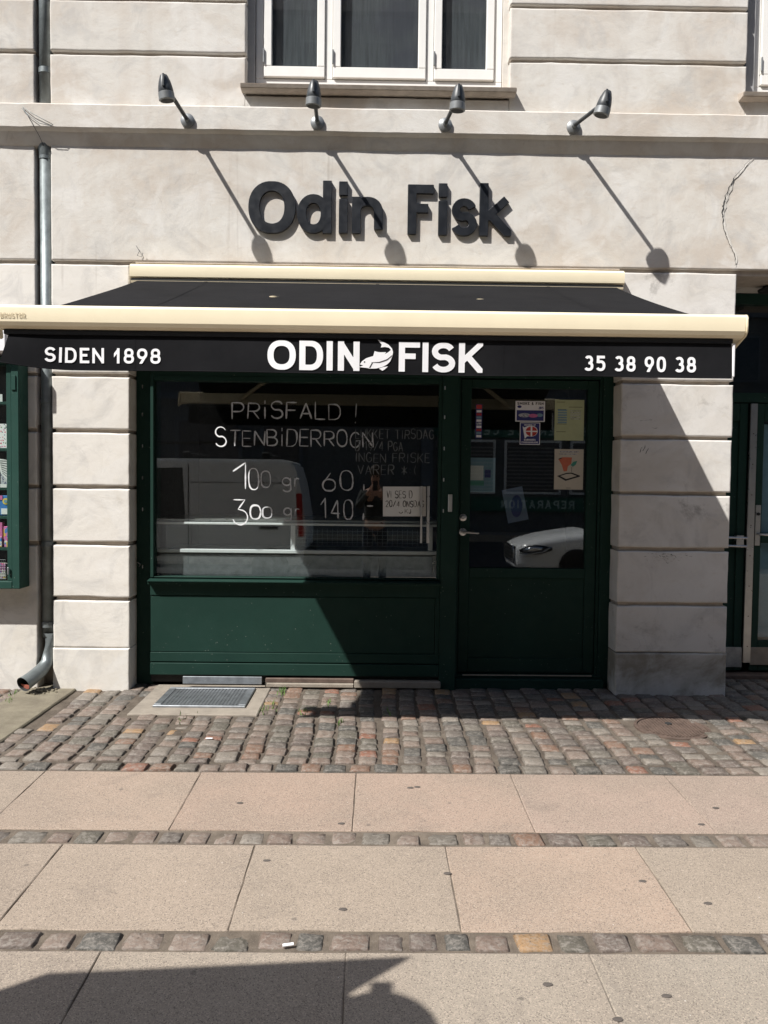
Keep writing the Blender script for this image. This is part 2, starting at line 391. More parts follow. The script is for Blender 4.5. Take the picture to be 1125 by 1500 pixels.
# ------------------------------------------------------------------ lettering: strokes -> signed distance -> outline
def arc(cx, cy, rx, ry, a0, a1, n=18, p=2.0):
    out = []
    for i in range(n+1):
        a = math.radians(a0+(a1-a0)*i/n); c, s = math.cos(a), math.sin(a)
        out.append((cx+rx*math.copysign(abs(c)**(2/p), c), cy+ry*math.copysign(abs(s)**(2/p), s)))
    return out
q = 2.35
GL = {
 'O': [arc(.5, .5, .5, .5, 0, 360, 40, q)], '0': [arc(.5, .5, .5, .5, 0, 360, 40, 2.6)],
 'D': [[(0, 0), (0, 1)], [(0, 1), (.42, 1)], [(0, 0), (.42, 0)], arc(.42, .5, .58, .5, 90, -90, 20, q)],
 'I': [[(.5, 0), (.5, 1)]], 'N': [[(0, 0), (0, 1)], [(0, 1), (1, 0)], [(1, 0), (1, 1)]],
 'F': [[(0, 0), (0, 1)], [(0, 1), (1, 1)], [(0, .53), (.9, .53)]],
 'E': [[(0, 0), (0, 1)], [(0, 1), (1, 1)], [(0, .52), (.9, .52)], [(0, 0), (1, 0)]],
 'L': [[(0, 0), (0, 1)], [(0, 0), (1, 0)]],
 'S': [arc(.5, .745, .48, .255, 22, 250, 16)+arc(.5, .26, .5, .26, 75, -160, 16)],
 'K': [[(0, 0), (0, 1)], [(.95, 1), (0, .33)], [(.3, .58), (1, 0)]],
 '1': [[(.72, 0), (.72, 1)], [(.72, .97), (.0, .66)]],
 '8': [arc(.5, .745, .43, .255, 0, 360, 28, q), arc(.5, .26, .5, .26, 0, 360, 28, q)],
 '9': [arc(.5, .68, .5, .32, 0, 360, 28, q), [(.97, .58), (.42, 0)]],
 '6': [arc(.5, .32, .5, .32, 0, 360, 28, q), [(.03, .42), (.6, 1)]],
 '3': [arc(.48, .75, .44, .25, 150, -75, 16, q)+arc(.48, .27, .52, .27, 75, -150, 16, q)],
 '5': [[(.08, 1), (.9, 1)], [(.1, 1), (.06, .52)], arc(.46, .32, .54, .32, 130, -150, 20, q)],
 '2': [arc(.5, .72, .48, .28, 160, -30, 16)+[(.0, 0)], [(0, 0), (1, 0)]],
 '4': [[(.75, 0), (.75, 1)], [(.75, 1), (0, .28)], [(0, .28), (1, .28)]],
 '7': [[(0, 1), (1, 1)], [(1, 1), (.3, 0)]],
 'A': [[(0, 0), (.5, 1)], [(.5, 1), (1, 0)], [(.18, .33), (.82, .33)]],
 'B': [[(0, 0), (0, 1)], [(0, 1), (.5, 1)]+arc(.5, .76, .42, .24, 90, -90, 12)+[(0, .52)], [(0, .52), (.5, .52)]+arc(.5, .26, .5, .26, 90, -90, 12)+[(0, 0)]],
 'C': [arc(.5, .5, .5, .5, 45, 315, 26)], 'G': [arc(.5, .5, .5, .5, 45, 340, 26), [(.55, .45), (1, .45)], [(.97, .45), (.97, .1)]],
 'P': [[(0, 0), (0, 1)], [(0, 1), (.55, 1)]+arc(.55, .73, .45, .27, 90, -90, 12)+[(0, .46)]],
 'R': [[(0, 0), (0, 1)], [(0, 1), (.55, 1)]+arc(.55, .74, .42, .26, 90, -90, 12)+[(0, .48)], [(.45, .48), (1, 0)]],
 'T': [[(.5, 0), (.5, 1)], [(0, 1), (1, 1)]], 'U': [[(0, 1), (0, .35)]+arc(.5, .35, .5, .35, 180, 360, 14)+[(1, 1)]],
 'V': [[(0, 1), (.5, 0)], [(.5, 0), (1, 1)]], 'M': [[(0, 0), (0, 1)], [(0, 1), (.5, .3)], [(.5, .3), (1, 1)], [(1, 1), (1, 0)]],
 '&': [arc(.45, .76, .27, .24, -60, 240, 16), [(.2, .58), (1, 0)], arc(.42, .27, .42, .27, 110, 360, 16)],
 'H': [[(0, 0), (0, 1)], [(1, 0), (1, 1)], [(0, .52), (1, .52)]], 'J': [[(.8, 1), (.8, .3)]+arc(.45, .3, .35, .3, 0, -160, 10)],
 '/': [[(0, 0), (1, 1)]], '-': [[(0, .45), (1, .45)]], '.': [[(.4, 0), (.6, .05)]], ',': [[(.5, .1), (.4, -.25)]], '!': [[(.5, .3), (.5, 1)], [(.5, 0), (.5, .07)]],
 'i': [[(.5, 0), (.5, .72)], [(.5, .92), (.5, 1.12)]], ':': [[(.5, .2), (.5, .28)], [(.5, .6), (.5, .68)]],
 'g': [arc(.5, .45, .45, .35, 0, 360, 16), [(.95, .8), (.95, -.2)]+arc(.5, -.2, .45, .25, 0, -160, 10)],
 'r': [[(.1, 0), (.1, .75)], [(.1, .5), (.4, .75), (.9, .68)]],
 '(': [[(.8, 1), (.3, .5), (.8, 0)]], ')': [[(.1, .9), (.6, .5), (.1, .1)]], '*': [[(0, .2), (1, .8)], [(0, .8), (1, .2)], [(.5, 0), (.5, 1)]],
}
WID = {'I': .2, '1': .42, 'i': .2, '.': .2, ',': .2, '!': .2, '-': .5, ':': .2, ' ': .34, 'M': .8, 'L': .48, 'F': .5, 'E': .5, 'r': .35, '(': .3, ')': .3}
def sdf_strokes(strokes, W, H, wt, res, wtx=None):
    wtx = wtx or wt
    pad = wt*.6; nx = int((W+2*pad)/res)+2; nz = int((H+2*pad)/res)+2
    X, Z = np.meshgrid(-pad+np.arange(nx)*res, -pad+np.arange(nz)*res, indexing='ij')
    best = np.full(X.shape, 9.0)
    for st in strokes:
        pts = [((wtx/2+u*(W-wtx)), (wt/2+v*(H-wt))) for u, v in st]
        if len(pts) == 2:
            (x0, z0), (x1, z1) = pts; L = math.hypot(x1-x0, z1-z0) or 1e-6; dx, dz = (x1-x0)/L, (z1-z0)/L
            e0 = 1.6*wt if st[0][0] in (0, 1) or st[0][1] in (0, 1) else 0
            e1 = 1.6*wt if st[1][0] in (0, 1) or st[1][1] in (0, 1) else 0
            if abs(dx) < .3 or abs(dz) < .3: e0 = min(e0, wt*.5); e1 = min(e1, wt*.5)
            hw = (wtx if abs(dz) > abs(dx) else wt)/2
            t = (X-x0)*dx+(Z-z0)*dz; n = np.abs((X-x0)*-dz+(Z-z0)*dx)
            d = np.maximum(np.maximum(-t-e0, t-L-e1), n-hw)
        else:
            d = np.full(X.shape, 9.0); closed = math.hypot(pts[0][0]-pts[-1][0], pts[0][1]-pts[-1][1]) < 1e-4
            cum = [0]
            for a, b in zip(pts, pts[1:]): cum.append(cum[-1]+math.hypot(b[0]-a[0], b[1]-a[1]))
            def pl(p, pp): L = math.hypot(pp[0]-p[0], pp[1]-p[1]); return -((X-p[0])*(pp[0]-p[0])+(Z-p[1])*(pp[1]-p[1]))/L
            P0, P1 = pl(pts[0], pts[1]), pl(pts[-1], pts[-2])
            for i, (a, b) in enumerate(zip(pts, pts[1:])):
                L = math.hypot(b[0]-a[0], b[1]-a[1])
                if L < 1e-7: continue
                dx, dz = (b[0]-a[0])/L, (b[1]-a[1])/L
                t = np.clip((X-a[0])*dx+(Z-a[1])*dz, 0, L)
                ww = wt+(wtx-wt)*abs(dz)
                e = np.hypot(X-a[0]-t*dx, Z-a[1]-t*dz)-ww/2
                if not closed and cum[i] < wt: e = np.maximum(e, P0)
                if not closed and cum[-1]-cum[i+1] < wt: e = np.maximum(e, P1)
                d = np.minimum(d, e)
        best = np.minimum(best, d)
    box_ = np.maximum(np.maximum(-X, X-W), np.maximum(-Z, Z-H))
    return np.maximum(best, box_), pad
def contours(F, res, pad):
    nx, nz = F.shape; seg = {}
    F = np.where(np.abs(F) < 1e-9, 1e-9, F)
    def ip(i, j, k, l):
        a, b = F[i, j], F[k, l]; t = a/(a-b); return (i+t*(k-i), j+t*(l-j))
    inside = F < 0
    idx = np.argwhere(inside[:-1, :-1] ^ inside[1:, :-1] | inside[:-1, :-1] ^ inside[:-1, 1:] | inside[:-1, :-1] ^ inside[1:, 1:])
    nxt = {}
    for i, j in idx:
        i = int(i); j = int(j)
        c = (inside[i, j], inside[i+1, j], inside[i+1, j+1], inside[i, j+1])
        P = [(i, j), (i+1, j), (i+1, j+1), (i, j+1)]
        ent, ext = [], []
        for k in range(4):
            a, b = c[k], c[(k+1) % 4]
            if a != b:
                key = tuple(sorted((P[k], P[(k+1) % 4])))
                (ext if a else ent).append(key)
        # pair each exit with the following entry around the cell
        order = []
        for k in range(4):
            if c[k] != c[(k+1) % 4]: order.append((tuple(sorted((P[k], P[(k+1) % 4]))), c[k]))
        for a in range(len(order)):
            if order[a][1]: nxt[order[a][0]] = order[(a+1) % len(order)][0]
    loops = []; seen = set()
    for k0 in list(nxt):
        if k0 in seen: continue
        loop = []; k = k0
        while k not in seen and k in nxt:
            seen.add(k); loop.append(k); k = nxt[k]
        if len(loop) > 6:
            pts = []
            for a, b in loop:
                x, z = ip(*a, *b); pts.append((x*res-pad, z*res-pad))
            loops.append(simplify(pts, res*.12))
    return loops
def simplify(pts, tol):
    def dp(p):
        if len(p) < 3: return p
        a, b = p[0], p[-1]; L = math.hypot(b[0]-a[0], b[1]-a[1]) or 1e-9; m, mi = -1, 0
        for i in range(1, len(p)-1):
            d = abs((p[i][0]-a[0])*(b[1]-a[1])-(p[i][1]-a[1])*(b[0]-a[0]))/L if L > 1e-8 else math.hypot(p[i][0]-a[0], p[i][1]-a[1])
            if d > m: m, mi = d, i
        if m < tol: return [a, b]
        return dp(p[:mi+1])[:-1]+dp(p[mi:])
    h = len(pts)//2
    return dp(pts[:h+1])[:-1]+dp(pts[h:]+[pts[0]])[:-1]
def outline_mesh(loops, name, extrude=0, bevel=0):
    cu = bpy.data.curves.new(name, 'CURVE'); cu.dimensions = '2D'; cu.fill_mode = 'BOTH'; cu.extrude = extrude; cu.bevel_depth = bevel; cu.bevel_resolution = 1
    for lp in loops:
        sp = cu.splines.new('POLY'); sp.points.add(len(lp)-1)
        for i, (x, z) in enumerate(lp): sp.points[i].co = (x, z, 0, 1)
        sp.use_cyclic_u = True
    ob = bpy.data.objects.new('tmp_outline', cu)
    me = bpy.data.meshes.new_from_object(ob); bpy.data.objects.remove(ob); bpy.data.curves.remove(cu)
    return me
def place_xz(me, fn):
    """mesh drawn in XY plane -> stands in the XZ plane facing -Y; fn(x, z, depth) -> world"""
    for v in me.vertices: v.co = fn(v.co.x, v.co.y, v.co.z)
    me.flip_normals() if False else None
    return me
def glyph_loops(ch, x0, x1, z0, z1, wt, res=.0015, wtx=None, strokes=None):
    F, pad = sdf_strokes(strokes or GL[ch], x1-x0, z1-z0, wt, res, wtx)
    return [[(x+x0, z+z0) for x, z in lp] for lp in contours(F, res, pad)]
def text_layout(s, x0, x1, wid, gap=.15):
    tot = sum(wid.get(c, .58) for c in s)+gap*(len(s)-1); k = (x1-x0)/tot; out = []; x = x0
    for c in s:
        wd = wid.get(c, .58)*k; out.append((c, x, x+wd)); x += wd+gap*k
    return out
def flat_text(name, s, x0, x1, z0, z1, wt, fn, mat, parent, wid=WID, gap=.15, res=None, slant=0):
    res = res or wt/9; loops = []
    for c, a, b in text_layout(s, x0, x1, wid, gap):
        if c == ' ': continue
        loops += glyph_loops(c, a, b, z0, z1, wt, res)
    if slant: loops = [[(x, z+slant*(x-x0)) for x, z in lp] for lp in loops]
    me = outline_mesh(loops, name); place_xz(me, fn)
    return link(name, me, mat, parent)

def refit(objs, k, dy, zc=1.473):
    """re-site a set of parts on a nearer plane, keeping their measured sizes in proportion"""
    done = set()
    def go(o):
        if o.type == 'MESH' and o.data.name not in done:
            done.add(o.data.name)
            for v in o.data.vertices: v.co = (v.co.x*k, v.co.y+dy, zc+(v.co.z-zc)*k)
        for c in o.children: go(c)
    for o in objs: go(o)
# handwriting: thin ribbons, every stroke a hair further out than the one before
class Pen:
    def __init__(s, y, wd=.009, jit=.03): s.bm = bmesh.new(); s.y = y; s.w = wd; s.j = jit; s.k = 0
    def stroke(s, pts, wd=None):
        wd = wd or s.w; s.k += 1; y = s.y-.00012*(s.k % 12)
        P = [pts[0]]
        for a, b in zip(pts, pts[1:]):
            n = max(1, int(math.hypot(b[0]-a[0], b[1]-a[1])/.02))
            for i in range(1, n+1): P.append((a[0]+(b[0]-a[0])*i/n, a[1]+(b[1]-a[1])*i/n))
        L = []
        for i, p in enumerate(P):
            a, b = P[max(0, i-1)], P[min(len(P)-1, i+1)]; l = math.hypot(b[0]-a[0], b[1]-a[1]) or 1
            nx, nz = -(b[1]-a[1])/l, (b[0]-a[0])/l; t = wd/2*(.85+.75*noise.noise((p[0]*16, p[1]*16, s.k)))
            if i in (0, len(P)-1): t *= .55
            L.append((s.bm.verts.new((p[0]+nx*t, y, p[1]+nz*t)), s.bm.verts.new((p[0]-nx*t, y, p[1]-nz*t))))
        for (a, b), (c, d) in zip(L, L[1:]): s.bm.faces.new([a, b, d, c])
    def text(s, t, x0, x1, z0, z1, gap=.2, slope=0, wid=WID):
        for c, a, b in text_layout(t, x0, x1, wid, gap):
            if c == ' ': continue
            h = z1-z0; o = random.uniform(-.04, .04)*h; sx = random.uniform(-.1, .1); hs = random.uniform(.92, 1.06)
            for st in GL[c]:
                s.stroke([(a+u*(b-a)+sx*v*h*.5+random.uniform(-.4, .4)*s.j*h*.3, z0+o+v*h*hs+slope*(a-x0)+random.uniform(-.3, .3)*s.j*h*.3) for u, v in st])
    def build(s, name, mat, parent):
        me = bpy.data.meshes.new(name); s.bm.to_mesh(me); s.bm.free(); return link(name, me, mat, parent)

# ================================================================== SETTING: ground
S_ = .023
def gz(y):   # the pavement falls gently from the cobbled apron to the kerb
    return -.038 if y > -1.56 else S_*y-.002
def sheet(name, x0, x1, y0, y1, z0, z1, mat, nx=2, ny=2, kind='structure', parent=None):
    bm = bmesh.new(); V = [[bm.verts.new((x0+(x1-x0)*i/nx, y0+(y1-y0)*j/ny, z0+(z1-z0)*j/ny)) for j in range(ny+1)] for i in range(nx+1)]
    for i in range(nx):
        for j in range(ny): bm.faces.new([V[i][j], V[i+1][j], V[i+1][j+1], V[i][j+1]])
    me = bpy.data.meshes.new(name); bm.to_mesh(me); bm.free()
    o = link(name, me, mat, parent)
    if kind and not parent: o['kind'] = kind
    return o
KERB = -7.45
sheet('ground', -300, 300, 40, -300, -.75, -.75, 'asphalt')
ab = sheet('apron_bed', -4.5, 4.5, .6, -1.555, -.0470, -.0470, 'stone_dust', 300, 80)
for v in ab.data.vertices: v.co.z += .0045*noise.noise((v.co.x*3, v.co.y*3, 0))+.003*noise.noise((v.co.x*14, v.co.y*14, 2))
sheet('pavement_bed', -9, 9, -1.555, KERB, gz(-1.57)-.0048, gz(KERB)-.0048, 'slab_dust')
sheet('road', -60, 60, KERB-.14, -18.3, -.385, -.385, 'asphalt')
k = MB(); k.box(-60, 60, KERB-.15, KERB+.005, -.6, gz(KERB), .012); tag(k.build('kerb', 'concrete'), kind='structure')
tag(MB().box(-60, 60, -20.0, -18.3, -.6, -.17, .012).build('far_pavement', 'concrete'), kind='structure')

def sett_mesh(i, nt=3):
    """one worn granite stone, 1 x 1, domed top at z=0, skirt below"""
    rnd = random.Random(100+i); bm = bmesh.new()
    cx = [(-.5+rnd.uniform(0, .06), -.5+rnd.uniform(0, .07)), (.5-rnd.uniform(0, .06), -.5+rnd.uniform(0, .07)), (.5-rnd.uniform(0, .06), .5-rnd.uniform(0, .07)), (-.5+rnd.uniform(0, .06), .5-rnd.uniform(0, .07))]
    def bil(u, v):
        a, b, c, d = cx; return ((a[0]*(1-u)+b[0]*u)*(1-v)+(d[0]*(1-u)+c[0]*u)*v, (a[1]*(1-u)+b[1]*u)*(1-v)+(d[1]*(1-u)+c[1]*u)*v)
    g = [0, .09, .36, .68, .91, 1]; n = len(g); V = {}
    tx, ty = rnd.uniform(-.004, .004), rnd.uniform(-.004, .004)
    for a, u in enumerate(g):
        for b, v in enumerate(g):
            cu, cv = u, v
            if a in (0, n-1) and b in (0, n-1): cu = .5+(u-.5)*.955; cv = .5+(v-.5)*.955
            x, y = bil(cu, cv); e = (a in (0, n-1)) + (b in (0, n-1))
            if e: x += rnd.uniform(-.022, .022); y += rnd.uniform(-.024, .024)
            z = -.0075*e+rnd.uniform(-.0022, .0022)+tx*(u-.5)*2+ty*(v-.5)*2
            if not e: z += .0018*(1-((u-.5)**2+(v-.5)**2)*3)
            V[a, b] = bm.verts.new((x, y, z))
    for a in range(n-1):
        for b in range(n-1): bm.faces.new([V[a, b], V[a+1, b], V[a+1, b+1], V[a, b+1]])
    per = [(a, 0) for a in range(n-1)]+[(n-1, b) for b in range(n-1)]+[(a, n-1) for a in range(n-1, 0, -1)]+[(0, b) for b in range(n-1, 0, -1)]
    low = [bm.verts.new((V[p].co.x*1.02, V[p].co.y*1.02, -.05)) for p in per]
    for i_ in range(len(per)):
        j = (i_+1) % len(per); bm.faces.new([V[per[j]], V[per[i_]], low[i_], low[j]])
    me = bpy.data.meshes.new('cobblestone'); bm.to_mesh(me); bm.free()
    for p in me.polygons: p.use_smooth = True
    me.materials.append(M['sett']); return me
SETTS = [sett_mesh(i) for i in range(22)]
def lay(stones, parent, keep):
    """stones: (x, y, z, sx, sy, rot); the first keep become objects, the rest one joined mesh"""
    for x, y, z, sx, sy, r in stones[:keep]:
        o = bpy.data.objects.new('cobblestone', random.choice(SETTS)); COL.objects.link(o)
        o.parent = parent; o.matrix_parent_inverse = Matrix.Translation(-parent.location)
        o.location = (x, y, z); o.scale = (sx, sy, 1); o.rotation_euler = (0, 0, r)
    if len(stones) > keep:
        vs, fs = [], []
        for x, y, z, sx, sy, r in stones[keep:]:
            me = random.choice(SETTS); b = len(vs); c, s_ = math.cos(r), math.sin(r)
            for v in me.vertices:
                px, py = v.co.x*sx, v.co.y*sy; vs.append((x+px*c-py*s_, y+px*s_+py*c, z+v.co.z))
            fs += [[b+i for i in p.vertices] for p in me.polygons]
        me = bpy.data.meshes.new('cobblestone'); me.from_pydata(vs, [], fs)
        for p in me.polygons: p.use_smooth = True
        o = link('cobblestone', me, 'sett', parent); o['kind'] = 'stuff'
apron = empty('cobblestone_apron', (0, -.8, -.04), kind='structure')
stones = []; MANC = (1.865, -.765, .205)
x = -4.3
cols = []
while x < 4.3:
    wdt = random.uniform(.112, .142); cols.append((x, wdt)); x += wdt+.004
def wob(x, y): return .022*noise.noise((x*.8, y*1.3, 3.3))+.010*noise.noise((x*5, y*6, 1.0))
for cx, wd in cols:
    y = -1.425+random.uniform(-.02, .02)
    while y < .5:
        d = random.uniform(.078, .125) if random.random() < .85 else random.uniform(.13, .165)
        yc = y+d/2; xc = cx+wd/2+wob(cx, yc)+.06*(y+1.4)*(-.35 if cx < 0 else .2)
        y += d
        if -1.585 < xc < -.735 and yc > -.60: continue                      # concrete round the grate
        if -2.50 < xc < -2.10 and yc < .25: continue                        # gutter stone
        if math.hypot(xc-MANC[0], yc-MANC[1]) < MANC[2]+.045: continue
        if -2.25 < xc < -1.76 and yc > .03: continue
        if 1.70 < xc < 2.56 and yc > .03: continue
        if xc > 2.5 and yc > .46: continue
        if -1.72 < xc < 1.72 and yc > .17: continue
        stones.append((xc, yc, gz(yc)+random.uniform(-.006, .003)+.006*noise.noise((xc*2, yc*2, 0)), wd*random.uniform(.93, 1.0), d*random.uniform(.93, .99), random.uniform(-.07, .07)))
x = -4.0
while x < 4.0:                                                               # straight edge course
    l = random.uniform(.115, .15)
    if not -2.50 < x+l/2 < -2.10: stones.append((x+l/2, -1.487+random.uniform(-.004, .004), gz(-1.5)+random.uniform(-.003, .002), l*.97, .108, random.uniform(-.02, .02)))
    x += l
def seen(s):
    f = abs(s[0]) < .49*(5.54+s[1])+.08
    return (0 if f else 1, s[1])
stones.sort(key=seen)
lay(stones, apron, 298)
tag(sheet('apron_edge_fill', 0, 0, 0, 0, 0, 0, 'stone_dust'), kind='structure') if False else None

def strip(y0, y1, keep, X=3.6):
    yc = (y0+y1)/2; st = empty('cobblestone_strip', (0, yc, gz(yc)), kind='structure'); ss = []; x = -X
    while x < X:
        l = random.uniform(.105, .165)
        ss.append((x+l/2, yc+random.uniform(-.003, .003), gz(yc)-.001+random.uniform(-.003, .003), l-random.uniform(.003, .012), (y1-y0)*random.uniform(.94, 1.02), random.uniform(-.04, .04))); x += l
    ss.sort(key=lambda s: abs(s[0])); lay(ss, st, keep)
strip(-2.322, -2.205, 44); strip(-3.038, -2.930, 36); strip(-3.77, -3.665, 0)

pave = empty('pavement', (0, -3, gz(-3)), kind='structure')
TINT = {(2, -1): (.28, .24, .194), (2, 0): (.275, .237, .193), (2, 1): (.265, .233, .192), (2, -2): (.26, .22, .18), (2, 2): (.25, .215, .18), (0, -2): (.295, .24, .19), (0, -1): (.31, .24, .188), (0, 0): (.31, .23, .18), (0, 1): (.315, .235, .185), (0, 2): (.31, .235, .19), (0, 3): (.285, .22, .18),
        (1, -2): (.295, .24, .19), (1, -1): (.295, .243, .192), (1, 0): (.33, .25, .193), (1, 1): (.285, .237, .188), (1, 2): (.245, .21, .17), (1, -3): (.27, .22, .175)}
def slab(x0, x1, y0, y1, tint, tilt=0):
    bm = bmesh.new(); n = 8; r = .003; rnd = random.Random(int(x0*997+y0*131))
    def P(u, v, dz=0):
        x = x0+(x1-x0)*u; y = y0+(y1-y0)*v; e = .0022 if u in (0, 1) or v in (0, 1) else 0
        return (x+rnd.uniform(-e, e), y+rnd.uniform(-e, e), gz(y)+dz+tilt*(u-.5)-(r if e else 0))
    g = [0, .004, .18, .36, .5, .64, .82, .996, 1]
    V = [[bm.verts.new(P(u, v)) for v in g] for u in g]; m = len(g)
    for i in range(m-1):
        for j in range(m-1): bm.faces.new([V[i][j], V[i+1][j], V[i+1][j+1], V[i][j+1]])
    per = [V[i][0] for i in range(m-1)]+[V[m-1][j] for j in range(m-1)]+[V[i][m-1] for i in range(m-1, 0, -1)]+[V[0][j] for j in range(m-1, 0, -1)]
    low = [bm.verts.new(v.co-Vector((0, 0, .05))) for v in per]
    for i in range(len(per)):
        j = (i+1) % len(per); bm.faces.new([per[j], per[i], low[i], low[j]])
    me = bpy.data.meshes.new('paving_slab'); bm.to_mesh(me); bm.free()
    o = link('paving_slab', me, 'slab', pave); o.color = (*tint, 1)
ROWS = [(-2.198, -1.565, -.083), (-2.925, -2.330, .312), (-3.660, -3.045, -.079), (-4.39, -3.775, .31), (-5.03, -4.395, -.08), (-5.67, -5.035, .31), (-6.31, -5.675, -.08), (-6.95, -6.315, .31), (-7.44, -6.955, -.08)]
for r_, (ya, yb, xo) in enumerate(ROWS):
    for i in range(-4, 5):
        a = xo+i*.8
        t_ = TINT.get((r_, i+1 if r_ == 0 else i), None) or tuple(c*random.uniform(.93, 1.06) for c in (.235, .205, .172))
        g_ = .0018
        slab(a+g_, a+.8-g_, ya, yb, t_, random.uniform(-.003, .003))

# ================================================================== BUILDING
bld = empty('building', (0, .3, -.04), 'pale plastered building with grooved stone blocks above and beside the fish shop', 'building')
def block(x0, x1, z0, z1, mat='plaster', y=0, depth=.05, r=.0095, name='stone_block', seed=0, rough=.0028, bottom=0):
    bm = bmesh.new(); rnd = random.Random(seed or int(x0*313+z0*717)); sd = rnd.uniform(0, 50)
    nx = max(3, int((x1-x0)/.07)); nz = max(3, int((z1-z0)/.06)); nx = min(nx, 70)
    eu, ev = .005/(x1-x0), .005/(z1-z0)      # tight support loops keep the faces flat and the arrises crisp
    us = [0, eu]+[i/nx for i in range(1, nx)]+[1-eu, 1]; vs = [0, ev]+[i/nz for i in range(1, nz)]+[1-ev, 1]; nx += 2; nz += 2
    def pt(u, v, inset, dy):
        x = x0+inset+(x1-x0-2*inset)*u; z = z0+inset+(z1-z0-2*inset)*v
        n1 = noise.noise((x*9, z*9, sd)); n2 = noise.noise((x*28, z*28, sd+9))
        edge = 1 if (u in (0, 1) or v in (0, 1)) else 0
        k_ = rough*(1.1*n1+.8*n2)
        if edge: 
            c = max(0, noise.noise((x*11, z*11, sd+20))-.42)*.014       # chipped arrises
            sx = -1 if u == 1 else (1 if u == 0 else 0); sz = -1 if v == 1 else (1 if v == 0 else 0)
            x += sx*(k_+c); z += sz*(k_+c)+(rough*1.4*noise.noise((x*3, 0, sd)) if v in (0, 1) else 0)
        return (x, y+dy+(0 if edge and dy > r*.9 else .35*k_), z)
    def per(inset, dy):
        L = [pt(u, 0, inset, dy) for u in us[:-1]]+[pt(1, v, inset, dy) for v in vs[:-1]]+[pt(u, 1, inset, dy) for u in us[:0:-1]]+[pt(0, v, inset, dy) for v in vs[:0:-1]]
        return [bm.verts.new(p) for p in L]
    G_ = [[bm.verts.new(pt(u, v, r, 0)) for v in vs] for u in us]
    for i in range(nx):
        for j in range(nz): bm.faces.new([G_[i][j], G_[i+1][j], G_[i+1][j+1], G_[i][j+1]])
    top = [G_[i][0] for i in range(nx)]+[G_[nx][j] for j in range(nz)]+[G_[i][nz] for i in range(nx, 0, -1)]+[G_[0][j] for j in range(nz, 0, -1)]
    rings = [top, per(r*.3, r*.25), per(0, r), per(0, depth)]
    for A, B in zip(rings, rings[1:]):
        for i in range(len(A)):
            j = (i+1) % len(A); bm.faces.new([A[j], A[i], B[i], B[j]])
    me = bpy.data.meshes.new(name); bm.to_mesh(me); bm.free()
    for p in me.polygons: p.use_smooth = True
    return link(name, me, mat, bld)
G = .0132   # half a groove
ZP = [-.10, .262, .613, 1.008, 1.409, 1.806, 2.200, 2.590, 2.983]
for a, b in zip(ZP, ZP[1:]):
    g0 = 0 if a < 0 else (.002 if a < .3 else G)
    block(-2.288, -1.742, a+g0, b-(G if b > .3 else .002), 'plaster_low', y=(-.012 if a < 0 else 0), depth=.28)
    block(1.742 if a < 2 else 1.735, 2.542, a+g0, b-(G if b > .3 else .002), 'cement' if a < 0 else 'plaster_right', y=(-.012 if a < 0 else 0), depth=.56)
    if a < 0: block(-5.2, -2.398, -.10, 1.0-G, 'plaster_low', depth=.1, y=.004)
    elif a > .9: block(-5.2, -2.398, a+G, b-G, 'plaster_low', depth=.1, y=.004)
# band over the shop, frieze and upper storeys
for a, b in zip(ZP[6:], ZP[7:]): block(-1.742+G, 1.735-G, a+G if a > 2.3 else 2.30, b-G, 'plaster', depth=.2)
block(-2.288, 6.4, 2.983+G, 3.90, 'plaster', depth=.08, name='frieze_panel', rough=.0022)
block(-5.2, -2.398, 2.983+G, 3.90, 'plaster', depth=.1, y=.004)
ZU = [4.03, 4.422, 4.79, 5.17, 5.56, 5.95]
for i, (a, b) in enumerate(zip(ZU, ZU[1:])):
    g0 = -.01 if i == 0 else G
    block(-5.2, -2.398, a+g0, b-G, depth=.1, y=.004)
    block(-2.288, -.932, a+g0, b-G, depth=.16)
    block(.905, 2.570, a+g0, b-G, depth=.16)
    block(4.4, 6.4, a+g0, b-G, depth=.16)
block(-.94, .905, 4.0, 4.15, depth=.16, name='plaster_panel'); block(2.56, 4.41, 4.0, 4.17, depth=.16, name='plaster_panel')
# backing wall seen in the grooves and reveals
m = MB()
for x0, x1, z0, z1, y0 in ((-2.395, -1.76, -.2, 2.955, .028), (1.76, 2.52, -.2, 2.955, .028), (-1.77, 1.77, 2.32, 3.0, .030), (-2.37, 6.5, 2.96, 4.1, .026),
                       (-5.3, -2.40, -.2, 5.95, .032), (-2.375, -.945, 4.105, 5.95, .028), (.92, 2.56, 4.105, 5.95, .028), (4.42, 6.5, 4.105, 5.95, .028), (-.945, .92, 4.0, 4.14, .032), (2.56, 4.42, 4.0, 4.16, .032)):
    if x0 == -2.395: x0 = -2.27
    if x0 in (-2.37, -2.375): x0 = -2.27
    m.box(x0, x1, y0, .33, z0, z1)
m.box(-2.45, -2.2, .15, .40, -.2, 5.95)        # back of the downpipe groove
m.build('wall', 'joint', bld)
m = MB()   # the house behind: closes the rooms
m.box(-12, -5.25, 0, .3, -.3, 12); m.box(6.45, 12, 0, .3, -.3, 12); m.box(-5.3, 6.5, .0, .3, 5.96, 14); m.box(4.2, 6.5, .02, .5, -.3, 2.95); m.box(-3, 6.5, .31, 5, 5.97, 6.1)
m.build('outer_wall', 'plaster', bld)
